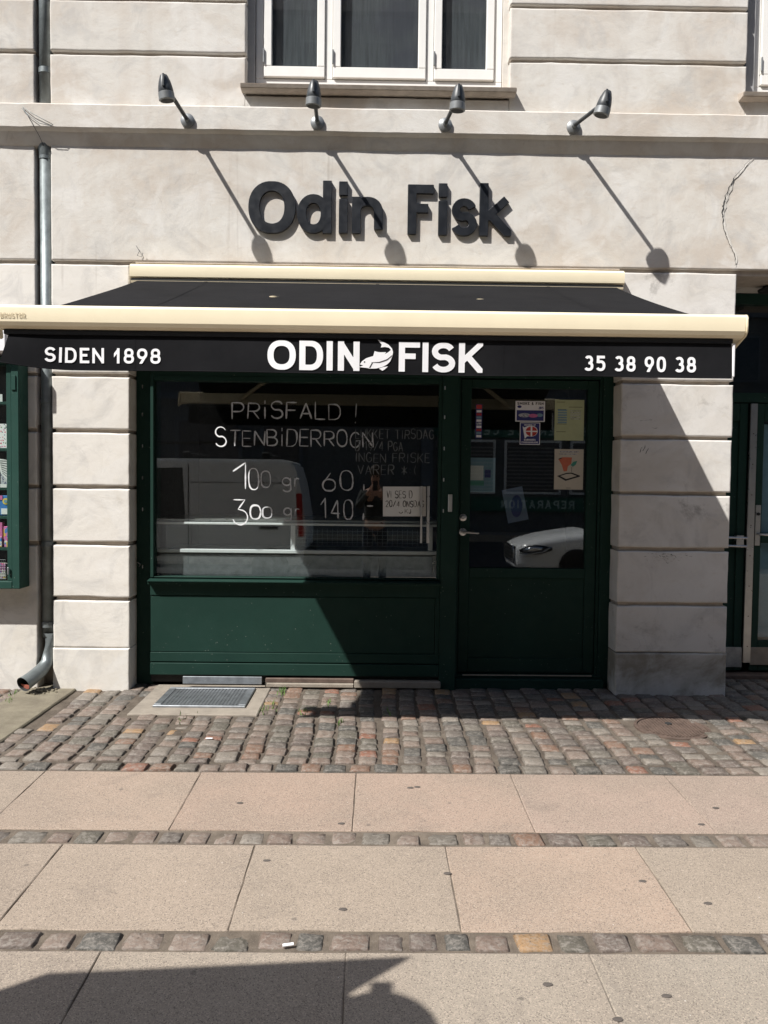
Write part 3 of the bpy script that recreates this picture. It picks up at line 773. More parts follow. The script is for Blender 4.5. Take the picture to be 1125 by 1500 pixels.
# cornice: flat face, sloping underside
m = MB(); prof = [(.05, 4.062), (-.055, 4.046), (-.066, 4.036), (-.066, 3.885), (-.058, 3.874), (-.040, 3.862), (-.012, 3.80), (.0, 3.782), (.05, 3.77)]
n = 150; rings = []
for i in range(n+1):
    x = -5.3+11.8*i/n
    rings.append([m.bm.verts.new((x, yy+.003*noise.noise((x*6, zz*8, 0)), zz+.0035*noise.noise((x*4, zz*3, 4))-.004*max(0, noise.noise((x*14, zz, 8))-.3)*3)) for yy, zz in prof])
for A, B in zip(rings, rings[1:]):
    for j in range(len(prof)-1): m.bm.faces.new([A[j], A[j+1], B[j+1], B[j]])
m.build('cornice', 'plaster', bld, auto=30)
# porch to the right: soffit, reveal
box('porch_soffit', 'plaster_right', bld, 2.55, 6.4, .08, .56, 2.972, 3.02)
# crack with flaking edges, right end of the frieze
def ribbon(path, wds, y, name, mat, parent, jag=.004, seed=1, t=.0, step=.012):
    rnd = random.Random(seed); bm = bmesh.new(); P = []
    for (a, b), (wa, wb) in zip(zip(path, path[1:]), zip(wds, wds[1:])):
        L = math.hypot(b[0]-a[0], b[1]-a[1]); n_ = max(2, int(L/step))
        for i in range(n_): f = i/n_; P.append((a[0]+(b[0]-a[0])*f+rnd.uniform(-jag, jag), a[1]+(b[1]-a[1])*f, wa+(wb-wa)*f))
    L = [(bm.verts.new((x_-w_*rnd.uniform(.3, 1), y+rnd.uniform(-t, t), z_)), bm.verts.new((x_, y-t, z_+rnd.uniform(-.002, .002))), bm.verts.new((x_+w_*rnd.uniform(.3, 1), y+rnd.uniform(-t, t), z_))) for x_, z_, w_ in P]
    for A, B in zip(L, L[1:]):
        for k_ in (0, 1): bm.faces.new([A[k_], A[k_+1], B[k_+1], B[k_]])
    me = bpy.data.meshes.new(name); bm.to_mesh(me); bm.free(); return link(name, me, mat, parent)
CR = [(2.70, 4.04), (2.72, 3.96), (2.695, 3.90)]
CR2 = [(2.62, 3.77), (2.57, 3.72), (2.49, 3.62), (2.445, 3.52), (2.42, 3.40), (2.43, 3.30), (2.475, 3.18), (2.52, 3.10), (2.525, 3.01)]
ribbon(CR, [.0012, .002, .0012], -.0685, 'crack', 'dark', bld, seed=3)
ribbon([(x_+.012, z_) for x_, z_ in CR2], [.003, .006, .012, .017, .018, .013, .009, .010, .007], -.0035, 'flaking_plaster', 'plaster_low', bld, .003, 5, .0015, .03)
ribbon(CR2, [.0012, .002, .004, .005, .006, .003, .002, .003, .002], -.0085, 'crack', 'dark', bld, .005, 4)
for (x_, z_, ws) in ((1.93, 1.925, .05), (2.0, 1.87, .02)): ribbon([(x_-ws, z_), (x_+ws, z_+.01)], [.002, .003], -.003, 'scratch', 'dark', bld, .004, 9)
for k_ in range(7):
    x_ = 1.92+.04*random.random()*(1+k_*.3); z_ = 1.60+random.uniform(-.012, .02)*0
for (x0_, z0_) in ((1.88, 1.70), (1.905, 1.712), (1.925, 1.69)): ribbon([(x0_, z0_), (x0_+.02, z0_+.05)], [.003, .002], -.003, 'scratch', 'dark', bld, .003, int(x0_*100))
for k_ in range(60):
    x_ = 2.07+random.gauss(0, .1); z_ = .985-abs(random.gauss(0, .04)); ribbon([(x_, z_), (x_+random.uniform(.01, .035), z_+random.uniform(-.015, .01))], [.0045, .002], -.003, 'scuff', 'joint' if k_ % 3 else 'dark', bld, .003, 40+k_)

# upper windows
def casement(x0, x1, z0, z1, mull, label_side):
    """white frame with sashes at Y=.12, glass, curtain"""
    m = MB(); y = .115
    m.box(x0, x1, y, y+.09, z0, z0+.055, .003)
    m.box(x0, x0+.055, y, y+.09, z0+.056, z1, .003); m.box(x1-.055, x1, y, y+.09, z0+.056, z1, .003)
    for a in mull: m.box(a-.026, a+.026, y, y+.09, z0+.056, z1, .003)
    fr = m.build('window_frame', 'white_paint', bld)
    ed = [x0+.058]+[v for a in mull for v in (a-.029, a+.029)]+[x1-.058]
    for a, b in zip(ed[::2], ed[1::2]):
        m = MB(); yy = .098; z_ = z0+.062
        m.box(a, b, yy, yy+.05, z_, z_+.075, .004); m.box(a, a+.055, yy, yy+.05, z_+.076, z1, .004); m.box(b-.055, b, yy, yy+.05, z_+.076, z1, .004)
        s_ = m.build('sash', 'white_paint', bld)
        box('pane', 'glass_up', s_, a+.05, b-.05, yy+.028, yy+.032, z_+.07, z1)
        box('hinge', 'lamp_grey', s_, a-.006, a+.006, yy-.014, yy-.001, z_+.09, z_+.19, .003)
    box('curtain', 'net', bld, x0+.05, x1-.05, .165, .17, z0+.03, z1)
    box('reveal', 'blue_grey', bld, x0-.062, x0-.003, .075, .30, z0-.05, z1)  # left side painted darker than the right, as if shaded
    box('reveal', 'plaster', bld, x1+.003, x1+.05, .075, .30, z0-.05, z1)
casement(-.880, .868, 4.268, 5.9, (-.362, .355), 0)
casement(2.66, 4.3, 4.268, 5.9, (3.2, 3.76), 1)
for xa, xb in ((-.957, .945), (2.515, 4.45)):
    m = MB(); m.prism([(-.085, 4.192), (.14, 4.262), (.14, 4.18), (-.02, 4.158), (-.075, 4.165)], 'x', xa, xb, .004); m.build('window_sill', 'cream_dirty' if 0 else 'joint', bld)
MB().box(2.98, 4.0, .35, .36, 4.6, 4.66).box(2.98, 4.0, .35, .36, 4.36, 4.42).build('roller_blind', 'cream_dirty', bld)
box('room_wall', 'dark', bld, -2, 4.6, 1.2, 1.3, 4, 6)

# wires on the wall
def wire(pts, r, label, mat='joint'):
    o = MB().tube(pts, r, 5).build('wire', mat, smooth=True); tag(o, label, 'wire')
wire([(-2.45, -.075, 4.00), (-2.40, -.079, 3.95), (-2.33, -.079, 3.90), (-2.25, -.072, 3.885), (-2.24, -.072, 3.895), (-2.31, -.078, 3.93), (-2.38, -.08, 3.965), (-2.445, -.075, 4.01)], .0022, 'frayed cable ends looped over the cornice above the downpipe', 'zinc')
wire([(-2.44, -.075, 4.0), (-2.38, -.078, 3.90), (-2.34, -.05, 3.82), (-2.33, -.012, 3.775)], .0018, 'thin single wire hanging down the cornice to the downpipe', 'lamp')
wire([(-1.69, -.01, 3.10), (-1.665, -.02, 3.06), (-1.68, -.02, 3.03), (-1.65, -.02, 3.02), (-1.64, -.02, 3.05)], .002, 'small squiggle of cable above the left end of the awning case', 'lamp')

# ================================================================== SHOPFRONT
shop = empty('shopfront', (0, .24, -.03), 'dark green painted wooden shopfront with large window, door and panelled base', 'shopfront')
PY = .20
m = MB()
m.box(-1.742, -1.620, .155, .36, -.04, 2.33, .004)            # left post
m.box(.479, .598, .085, .36, -.05, 2.33, .004)               # post between window and door
m.box(1.668, 1.752, .18, .36, -.04, 2.33, .004)              # right post
m.box(-1.619, .478, .10, .36, 2.20, 2.33, .004); m.box(.599, 1.667, PY, .36, 2.24, 2.33, .004)
m.build('frame', 'green', shop)
before = set(COL.objects)
m = MB(); m.box(-1.654, -1.630, PY+.004, .30, .745, 2.24, .003); m.box(.464, .487, PY+.004, .30, .745, 2.229, .003); m.box(-1.629, .463, PY+.004, .30, 2.195, 2.229, .003); m.box(-1.629, .463, PY+.004, .30, .745, .752, .003)
wf = m.build('window', 'green', shop)
gp = box('window_pane', 'glass', shop, -1.629, .463, .244, .250, .752, 2.195)
m = MB(); m.prism([(.14, .722), (.14, .728), (.26, .744), (.26, .70), (.155, .70), (.155, .716)], 'x', -1.662, .487, .002); m.build('window_sill', 'green', shop)
m = MB(); m.box(-1.654, .487, PY, .26, .614, .699, .003); m.box(-1.654, .487, PY, .26, .120, .190, .003); m.box(.455, .487, PY, .26, .191, .613, .003)
m.build('panel_rail', 'green', shop)
box('base_panel', 'green', shop, -1.653, .454, PY+.006, .25, .192, .612, .004)
box('kick_board', 'green', shop, -1.654, .487, PY-.006, .25, .022, .112, .004)
box('backing_board', 'dark', shop, -1.66, .49, PY+.04, .27, -.04, .2)
box('plinth_strip', 'concrete', shop, -.14, .50, PY-.030, .24, -.06, -.008, .006)
box('plinth_strip', 'iron', shop, -.80, -.143, PY-.012, .24, -.03, .006, .006)
box('plinth_strip', 'concrete', shop, -.80, -.143, PY-.030, .24, -.06, -.028, .006)
box('metal_flashing', 'galv', shop, -1.40, -.82, PY-.055, PY-.045, -.03, .025, .002)
refit([o for o in COL.objects if o not in before and o.parent == shop], .981, -.11)
for z_ in (2.14, 1.94, 1.71, 1.48, 1.25, .83):
    box('glazing_clip', 'steel', shop, -1.699, -1.691, .147, .1545, z_-.013, z_+.013, .002)
for z_ in (2.15, 1.94, 1.715, 1.49, 1.265):
    box('glazing_clip', 'steel', shop, .490, .498, .077, .0845, z_-.013, z_+.013, .002)
# door
m = MB(); m.box(.602, .622, PY-.004, .30, .03, 2.239, .003); m.box(1.648, 1.667, PY-.004, .30, .03, 2.239, .003); m.build('door_frame', 'green', shop)
m = MB(); D0 = .214
m.box(.626, .703, D0, .262, .055, 2.232, .004); m.box(1.566, 1.644, D0, .262, .055, 2.232, .004)
m.box(.704, 1.565, D0, .262, .765, .840, .004); m.box(.704, 1.565, D0, .262, .055, .165, .004); m.box(.704, 1.565, D0, .262, 2.17, 2.232, .004)
door = m.build('door', 'green', shop)
box('door_panel', 'green', door, .703, 1.566, D0+.014, .25, .164, .766, .003)
m = MB(); t_ = 0.0
za, zb = .838, 2.172; yb_ = .246; m.prism([(yb_-t_*0, za), (yb_+.004, za), (yb_+.004-t_*(zb-za), zb), (yb_-t_*(zb-za), zb)], 'x', .70, 1.57)
dp = m.build('door_pane', 'glass', door)
DG = lambda z: yb_-t_*(z-za)-.0015      # the door glass leans a little
m = MB(); m.box(.527, .557, .071, .0845, 1.258, 1.386, .003); m.lathe([(.010, 0), (.010, .008)], (.542, .071, 1.34), (0, -1, 0), 12); m.build('lock_plate', 'steel', shop)
m = MB(); m.lathe([(.027, 0), (.027, .006), (.012, .010), (.012, .02)], (.652, D0, 1.213), (0, -1, 0), 20); m.build('lock_cylinder', 'steel', door, auto=40)
m = MB(); m.lathe([(.028, 0), (.028, .006), (.011, .008), (.010, .05)], (.652, D0, 1.106), (0, -1, 0), 20); m.tube([(.652, D0-.045, 1.106), (.665, D0-.055, 1.107), (.70, D0-.056, 1.104), (.765, D0-.052, 1.100)], .0085, 10); m.build('door_handle', 'steel', door, auto=40)
m = MB(); m.box(.60, 1.70, .12, .30, -.05, .028, .006); m.box(.60, 1.70, .17, .30, .0285, .048, .004); m.build('threshold', 'green', shop)
box('weather_strip', 'steel', shop, .66, 1.62, .165, .17, .044, .052)
MB().tube([(-1.735, .155, .86), (-1.72, .12, .865), (-1.70, .115, .85), (-1.71, .12, .835)], .004, 6).build('hook', 'steel', shop, smooth=True)

# handwriting on the inside of the window
hand_before = set(COL.objects)
HY = .2425
p = Pen(HY, .0115, .08); p.text('PRiSFALD', -1.062, -.265, 1.925, 2.045, .2, .0); p.text('!', -.175, -.13, 1.90, 2.055); p.build('handwriting', 'chalk_dim', gp)
p = Pen(HY-.002, .0115, .08); p.text('TENBiDERROGN', -1.08, -.02, 1.725, 1.842, .17, .0); p.build('handwriting', 'chalk_dim', gp)
p = Pen(HY-.0035, .0115); p.text('S', -1.183, -1.105, 1.715, 1.865); p.stroke([(-1.055, 1.535), (-.962, 1.60), (-.962, 1.405)]); p.text('0', -.935, -.862, 1.405, 1.56)
p.stroke([(-1.05, 1.325), (-.965, 1.325), (-1.015, 1.255)]+[(a, b) for a, b in arc(-1.0, 1.195, .055, .055, 70, -165, 12)]); p.text('0', -.925, -.85, 1.185, 1.285); p.build('handwriting', 'chalk', gp)  # first characters painted brighter, as the sunlit part of the writing
p = Pen(HY-.005, .0118, .08); p.text('0', -.845, -.775, 1.42, 1.55); p.text('0', -.835, -.765, 1.19, 1.27); p.text('gr', -.69, -.56, 1.425, 1.505); p.text('gr', -.68, -.56, 1.205, 1.285)
p.text('60', -.39, -.165, 1.40, 1.54, .25); p.text('140', -.40, -.165, 1.19, 1.335, .25)
p.stroke([(-.085, 1.45), (-.085, 1.405)]); p.stroke([(-.06, 1.29), (-.015, 1.29)]); p.stroke([(-.085, 1.235), (-.088, 1.185)]); p.build('handwriting', 'chalk_dim', gp)
p = Pen(HY-.0065, .008, .05)
for s_, a, b, z_ in (('LUKKET TIRSDAG', -.15, .43, 1.79), ('D 19/4 PGA', -.15, .2, 1.70), ('INGEN FRISKE', -.15, .40, 1.615), ('VARER *:(', -.13, .30, 1.525)): p.text(s_, a, b, z_, z_+.068, .22)
p.build('handwriting', 'chalk_faint', gp)

# paper note on the window
def sheet_thing(name, label, cat, mat, x0, x1, z0, z1, y, rot=0, group=None):
    o = MB().box(x0, x1, y-.0012, y, z0, z1).build(name, mat); tag(o, label, cat, group)
    if rot:
        c = Vector(((x0+x1)/2, y, (z0+z1)/2)); o.data.transform(Matrix.Translation(c) @ Matrix.Rotation(rot, 4, 'Y') @ Matrix.Translation(-c))
    return o
nt = sheet_thing('paper_note', 'white handwritten paper note taped low in the right corner of the shop window', 'note', 'paper', .058, .378, 1.215, 1.436, .2435, math.radians(-.6))
p = Pen(.2420, .0062, .03); p.text('VI SES D', .085, .275, 1.350, 1.402, .2); p.text('20/4 ONSDAG', .080, .362, 1.285, 1.330, .24); p.text(': KJ', .19, .27, 1.238, 1.270); p.stroke(arc(.192, 1.25, .014, .012, 180, 360, 6)); p.build('handwriting', 'ink', nt)

refit([o for o in COL.objects if o not in hand_before and (o.parent == gp or o.parent is None)], .981, -.11)
for o in COL.objects:
    if o.name.startswith('handwriting'): o['kind'] = 'stuff'
# stickers and posters on the door glass
def dsheet(name, label, mat, x0, x1, z0, z1, rot=0, cat='sticker', dy=0):
    t = MB(); y = lambda z: DG(z)-.0012-dy
    t.bm.faces.new([t.bm.verts.new((a, y(b), b)) for a, b in ((x0, z0), (x1, z0), (x1, z1), (x0, z1))])
    o = t.build(name, mat); me = o.data
    sm = bmesh.new(); sm.from_mesh(me); bmesh.ops.solidify(sm, geom=sm.faces[:], thickness=-.0006); sm.to_mesh(me); sm.free()
    tag(o, label, cat)
    if rot:
        c = Vector(((x0+x1)/2, y(z0), (z0+z1)/2)); me.transform(Matrix.Translation(c) @ Matrix.Rotation(rot, 4, 'Y') @ Matrix.Translation(-c))
    return o
def dprint(parent, name, mat, loops, dy=.0022):
    me = outline_mesh(loops, name); place_xz(me, lambda a, b, c: Vector((a, DG(b)-dy, b))); return link(name, me, mat, parent)
def rect(x0, x1, z0, z1): return [(x0, z0), (x1, z0), (x1, z1), (x0, z1)]
def dtext(parent, s, x0, x1, z0, z1, mat, wt, dy=.003): return flat_text('lettering', s, x0, x1, z0, z1, wt, lambda a, b, c: Vector((a, DG(b)-dy, b)), mat, parent, res=wt/4)
def grow(r, k): (a, b), (c, d) = r[0], r[2]; return rect(a-k, c+k, b-k, d+k)
o = dsheet('payment_sticker', 'narrow vertical strip of payment card logos at the left edge of the door glass', 'navy', .738, .787, 1.800, 2.052)
dprint(o, 'red_field', 'red', [rect(.742, .783, 2.018, 2.048)])
for i in range(9): dprint(o, 'card_logo', ['print_white', 'lightblue', 'red', 'print_white', 'smallprint'][i % 5], [rect(.744, .781, 1.808+i*.023, 1.825+i*.023)])
o = dsheet('championship_sticker', 'white and navy sticker with a fish picture strip on the door glass', 'print_white', 1.032, 1.252, 1.928, 2.080)
dtext(o, 'SMOKE & FISH', 1.045, 1.24, 2.052, 2.072, 'ink', .004); dprint(o, 'emblem', 'navy', [arc(1.062, 2.038, .016, .010, 0, 360, 14)[:-1]]); dtext(o, '2015', 1.205, 1.24, 2.02, 2.04, 'navy', .004)
dprint(o, 'picture_strip', 'navy', [rect(1.042, 1.243, 1.935, 2.012)]); dprint(o, 'fish_picture', 'smallprint', [arc(1.10, 1.975, .045, .016, 0, 360, 16)[:-1]], .0027); dprint(o, 'fish_picture', 'pink', [arc(1.165, 1.972, .034, .014, 0, 360, 16)[:-1]], .0031); dprint(o, 'fish_picture', 'lightblue', [arc(1.213, 1.977, .024, .013, 0, 360, 16)[:-1]], .0027)
o = dsheet('member_sticker', 'small blue sticker with a red round fish on the door glass', 'print_white', 1.068, 1.218, 1.758, 1.922)
dprint(o, 'blue_field', 'navy', [rect(1.073, 1.213, 1.763, 1.917)])
dtext(o, 'MEMBER OF', 1.10, 1.185, 1.898, 1.909, 'print_white', .0025)
dprint(o, 'flag', 'print_white', [[(1.088, 1.893), (1.10, 1.885), (1.125, 1.896)]+arc(1.155, 1.858, .045, .040, 110, -110, 14)+[(1.12, 1.818), (1.11, 1.805), (1.104, 1.805)]], .0026)
dprint(o, 'flag_field', 'red', [arc(1.152, 1.858, .040, .034, 96, 174, 8)+[(1.112, 1.860), (1.148, 1.861)], arc(1.156, 1.858, .040, .034, 84, 6, 8)+[(1.16, 1.861)], arc(1.152, 1.855, .040, .034, -96, -174, 8)+[(1.112, 1.853), (1.148, 1.852)], arc(1.156, 1.855, .040, .034, -84, -6, 8)+[(1.16, 1.852)]], .0031)
dtext(o, 'DANMARKS', 1.10, 1.185, 1.787, 1.801, 'print_white', .003); dtext(o, 'FISKEHANDLERE', 1.082, 1.204, 1.770, 1.781, 'print_white', .0028)
o = dsheet('opening_notice', 'yellow green printed notice at the top right of the door glass', 'paper_green', 1.325, 1.543, 1.792, 2.093, 0, 'notice')
dprint(o, 'print_block', 'lightblue', [rect(1.348, 1.415, 1.92+i*.018, 1.931+i*.018) for i in range(6)]); dprint(o, 'rule', 'ink', [rect(1.34, 1.40, 2.074, 2.077), rect(1.345, 1.41, 2.02, 2.023), rect(1.43, 1.53, 2.038, 2.041), rect(1.34, 1.415, 1.912, 1.915), rect(1.34, 1.41, 1.855, 1.858)])
dprint(o, 'print_block', 'smallprint', [rect(1.44, 1.52, 1.95+i*.012, 1.954+i*.012) for i in range(6)])
o = dsheet('smiley_card', 'cream card with a red and green drawing, lower right of the door glass', 'paper_cream', 1.330, 1.546, 1.428, 1.728, 0, 'card')
dprint(o, 'print_block', 'smallprint', [rect(1.37, 1.51, 1.704, 1.712), rect(1.365, 1.50, 1.688, 1.694)])
dprint(o, 'red_shape', 'salmon', [[(1.358, 1.655), (1.39, 1.668), (1.46, 1.667), (1.455, 1.62), (1.43, 1.60), (1.425, 1.565), (1.40, 1.562), (1.385, 1.61)]]); dprint(o, 'green_shape', 'teal', [[(1.45, 1.61), (1.47, 1.635), (1.50, 1.642), (1.488, 1.612), (1.468, 1.598)]])
dprint(o, 'shadow_line', 'ink', [[(1.356, 1.654), (1.374, 1.663), (1.388, 1.666), (1.384, 1.659), (1.362, 1.650)], rect(1.458, 1.461, 1.56, 1.598), rect(1.42, 1.455, 1.438, 1.441)], .0028)  # thin black lines printed on the card
dprint(o, 'tray', 'ink', [[(1.35, 1.528), (1.415, 1.492), (1.522, 1.525), (1.522, 1.533), (1.46, 1.555), (1.42, 1.552)]]); dprint(o, 'tray_top', 'paper_cream', [[(1.375, 1.528), (1.42, 1.506), (1.498, 1.53), (1.455, 1.546), (1.42, 1.543)]], .0028)
o = sheet_thing('leaflet', 'pale blue leaflet with white card standing behind the left side of the door glass', 'leaflet', 'lightblue', .715, .905, 1.40, 1.66, .34)
MB().box(.718, .815, .335, .338, 1.49, 1.60).build('card', 'paper', o); MB().box(.718, .82, .335, .338, 1.45, 1.487).build('green_print', 'teal', o); MB().box(.825, .87, .335, .338, 1.51, 1.57).build('dark_print', 'navy', o)
o = sheet_thing('brochure', 'tilted pale blue brochure with dark oval picture behind the door glass', 'brochure', 'brochure_blue', .995, 1.155, 1.175, 1.435, .42, math.radians(-12))
me = outline_mesh([arc(1.085, 1.295, .045, .085, 0, 360, 20)[:-1]], 'oval_picture'); place_xz(me, lambda a, b, c: Vector((a, .4165, b))); link('oval_picture', me, 'navy', o)

# inside the shop
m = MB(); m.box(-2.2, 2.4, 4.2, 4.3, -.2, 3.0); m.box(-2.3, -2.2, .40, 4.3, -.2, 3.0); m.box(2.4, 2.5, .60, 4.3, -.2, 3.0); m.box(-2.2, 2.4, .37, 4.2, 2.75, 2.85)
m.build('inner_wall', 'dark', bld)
tag(MB().box(-2.2, 4.2, .61, 4.2, -.06, -.02).box(-2.2, 2.4, .365, .609, -.06, -.02).build('shop_floor', 'floor'), kind='structure')
fc = empty('display_counter', (-.6, .7, 0), 'low stainless steel refrigerated counter standing behind the shop window', 'counter')
box('base', 'steel', fc, -1.72, .50, .55, 1.25, .0, .895, .01)
box('front_panel', 'galv', fc, -1.70, .46, .538, .548, .30, .885, .004)
m = MB(); m.box(-1.72, .52, .52, .56, .896, .925, .004); m.box(-1.72, .52, .54, .57, 1.118, 1.136, .003)
for x_ in (-.645, .44): m.box(x_-.018, x_+.018, .535, .565, .926, 1.117, .003)
m.build('rail', 'print_white', fc)
box('counter_glass', 'glass', fc, -1.70, .42, .548, .552, .93, 1.117)
box('top', 'steel', fc, -1.72, .50, .60, 1.25, 1.137, 1.16, .004)
m = MB(); m.box(.35, .365, .40, .43, 1.0, 1.44); m.box(.40, .42, .40, .43, 1.0, 1.44); tag(m.build('price_rack', 'steel'), 'thin steel uprights beside the paper note behind the window', 'rack')
ORD = ['leftmost', 'second', 'third', 'fourth', 'fifth', 'sixth', 'seventh', 'eighth', 'rightmost']
m = MB()  # grid of bars imitating a tile reflection in the window
for i in range(5): m.box(-.62, .42, .60, .604, .95+i*.03, .952+i*.03)
for i in range(27): m.box(-.62+i*.04, -.618+i*.04, .604, .607, .94, 1.09)
tag(m.build('wire_rack', 'lamp_grey'), 'low wire rack standing in the counter behind the right half of the window', 'rack')['kind'] = 'stuff'

refit([fc]+[o for o in COL.objects if o.name.startswith(('wire_rack', 'price_rack'))], .943, -.29)
# ================================================================== AWNING
awn = empty('awning', (0, -.05, 2.9), 'extended black awning with cream case and front bar above the fish shop', 'awning')
def xprofile(prof, x0, x1, name, mat, n=40, wav=0, auto=22):
    m = MB(); rings = []
    for i in range(n+1):
        x = x0+(x1-x0)*i/n; rings.append([m.bm.verts.new((x, y, z+wav*noise.noise((x*1.3, 0, 2)))) for y, z in prof])
    for A, B in zip(rings, rings[1:]):
        for j in range(len(prof)): m.bm.faces.new([A[j], A[(j+1) % len(prof)], B[(j+1) % len(prof)], B[j]])
    m.bm.faces.new(rings[0][::-1]); m.bm.faces.new(rings[-1])
    return m.build(name, mat, awn, auto=auto)
xprofile([(-.002, 2.962), (-.002, 2.855), (-.10, 2.850), (-.118, 2.862), (-.122, 2.90), (-.118, 2.932), (-.10, 2.950), (-.05, 2.962)], -1.703, 1.708, 'case', 'cream')
box('flashing', 'joint', awn, -1.69, 1.70, -.035, -.003, 2.974, 2.982, .002)
box('case_slot', 'black', awn, -1.695, 1.70, -.110, -.02, 2.838, 2.849)
xprofile([(-.02, 2.837), (-.02, 2.824), (-.108, 2.822), (-.112, 2.836)], -1.698, 1.703, 'case_lip', 'cream', 2)
FY0, FZ0, FY1, FZ1 = -.112, 2.832, -1.655, 2.296
m = MB(); nx, ny = 44, 14; V = []
for i in range(nx+1):
    row = []
    for j in range(ny+1):
        v = j/ny; x = -1.655+3.31*i/nx; sag = .022*math.sin(PI*v)*(.7+.5*noise.noise((x*.7, v, 1)))+.004*math.sin(x*PI*2/1.18)*math.sin(PI*v)
        row.append(m.bm.verts.new((x, FY0+(FY1-FY0)*v, FZ0+(FZ1-FZ0)*v-sag)))
    V.append(row)
for i in range(nx):
    for j in range(ny): m.bm.faces.new([V[i][j], V[i+1][j], V[i+1][j+1], V[i][j+1]])
fab = m.build('canopy_cloth', 'fabric', awn, smooth=True)
for xs in (-1.18, 0.0, 1.18):
    sm_ = MB(); P2 = []
    for j in range(ny+1):
        v = j/ny; P2.append((FY0+(FY1-FY0)*v, FZ0+(FZ1-FZ0)*v-(.022*math.sin(PI*v)*(.7+.5*noise.noise((xs*.7, v, 1))))+.0016))
    for (ya, za_), (yb2, zb2) in zip(P2, P2[1:]): sm_.quad((xs-.011, ya, za_), (xs+.011, ya, za_), (xs+.011, yb2, zb2), (xs-.011, yb2, zb2))
    sm_.build('seam', 'fabric', fab)
BZ = 2.0
xprofile([(-1.655, 2.300), (-1.70, 2.308), (-1.735, 2.303), (-1.744, 2.290), (-1.747, 2.255), (-1.745, 2.222), (-1.736, 2.204), (-1.722, 2.193), (-1.68, 2.190), (-1.655, 2.205)], -1.862, 1.790, 'front_bar', 'cream', 60)
for s_, xe in ((-1, -1.8635), (1, 1.7915)):
    m = MB(); a, b = sorted((xe, xe+s_*.014)); m.prism([(-1.645, 2.296), (-1.70, 2.309), (-1.737, 2.304), (-1.746, 2.290), (-1.749, 2.255), (-1.746, 2.218), (-1.728, 2.198), (-1.62, 2.158), (-1.60, 2.165), (-1.61, 2.22)], 'x', a, b, .004)
    m.build('end_cap', 'cream', awn, auto=40)
box('cloth_slot', 'black', awn, -1.81, 1.745, -1.715, -1.665, 2.168, 2.1895)
def val(x, z):
    """hanging cloth: world point for valance coordinates, z from 2.168 down to 2.0"""
    f = (2.172-z)/.172; y = -1.705+.010*f*math.sin(x*2.6+.6)+.006*f*noise.noise((x*2.2, 0, 7))
    k_ = max(0, (-1.45-x)/.35)              # the left corner swings out and up
    y -= .05*k_*k_*f; z2 = z+.030*k_*k_*f+.004*f*noise.noise((x*1.5, 3, 3)); x2 = x-.028*k_*f
    return Vector((x2, y, z2))
m = MB(); nx, nz = 110, 8; V = [[m.bm.verts.new(val(-1.79+3.535*i/nx, 2.176-.178*j/nz)) for j in range(nz+1)] for i in range(nx+1)]
for i in range(nx):
    for j in range(nz): m.bm.faces.new([V[i][j], V[i+1][j], V[i+1][j+1], V[i][j+1]])
valance = m.build('valance', 'fabric', awn, smooth=True)
for xs in (-1.18, -.25, .62):
    sm_ = MB()
    for j in range(8): a_z, b_z = 2.172-.0215*j, 2.172-.0215*(j+1); sm_.quad(*[tuple(val(xs+dx, zz)+Vector((0, -.0012, 0))) for dx, zz in ((-.0035, a_z), (.0035, a_z), (.0035, b_z), (-.0035, b_z))])
    sm_.build('seam', 'fabric', valance)
hem = MB(); hem.tube([val(-1.79+3.535*i/80, 1.999) for i in range(81)], .0028, 6); hem.build('hem', 'fabric', valance, smooth=True)
box('valance_end', 'print_white', valance, 1.747, 1.760, -1.712, -1.70, 2.005, 2.168, .003)
vf = lambda a, b, c: val(a, b)+Vector((0, -.0035, 0))
DIN = dict(WID); DIN.update({'S': .60, 'D': .62, 'E': .54, 'N': .66, 'I': .15, '1': .38, ' ': .22}); 
for d_ in '035689': DIN[d_] = .58
def vtext(s, x0, x1, z0, z1, wt, wtx=None, wid=DIN, gap=.17):
    for c, a, b in text_layout(s, x0, x1, wid, gap):
        if c == ' ': continue
        me = outline_mesh(glyph_loops(c, a, b, z0, z1, wt, .0016, wtx), 'letter')
        bm = bmesh.new(); bm.from_mesh(me); bm.to_mesh(me); bm.free(); place_xz(me, vf); link('letter', me, 'print_white', valance)
vtext('SIDEN 1898', -1.608, -1.052, 2.032, 2.106, .0125)
vtext('35 38 90 38', 1.018, 1.566, 2.024, 2.100, .0135)
for c, a, b in (('O', -.533, -.395), ('D', -.378, -.262), ('I', -.245, -.215), ('N', -.190, -.084), ('F', .108, .213), ('I', .224, .253), ('S', .268, .385), ('K', .402, .520)):
    me = outline_mesh(glyph_loops(c, a, b, 2.012, 2.155, .0265, .002, .030), 'letter'); place_xz(me, vf); link('letter', me, 'print_white', valance)
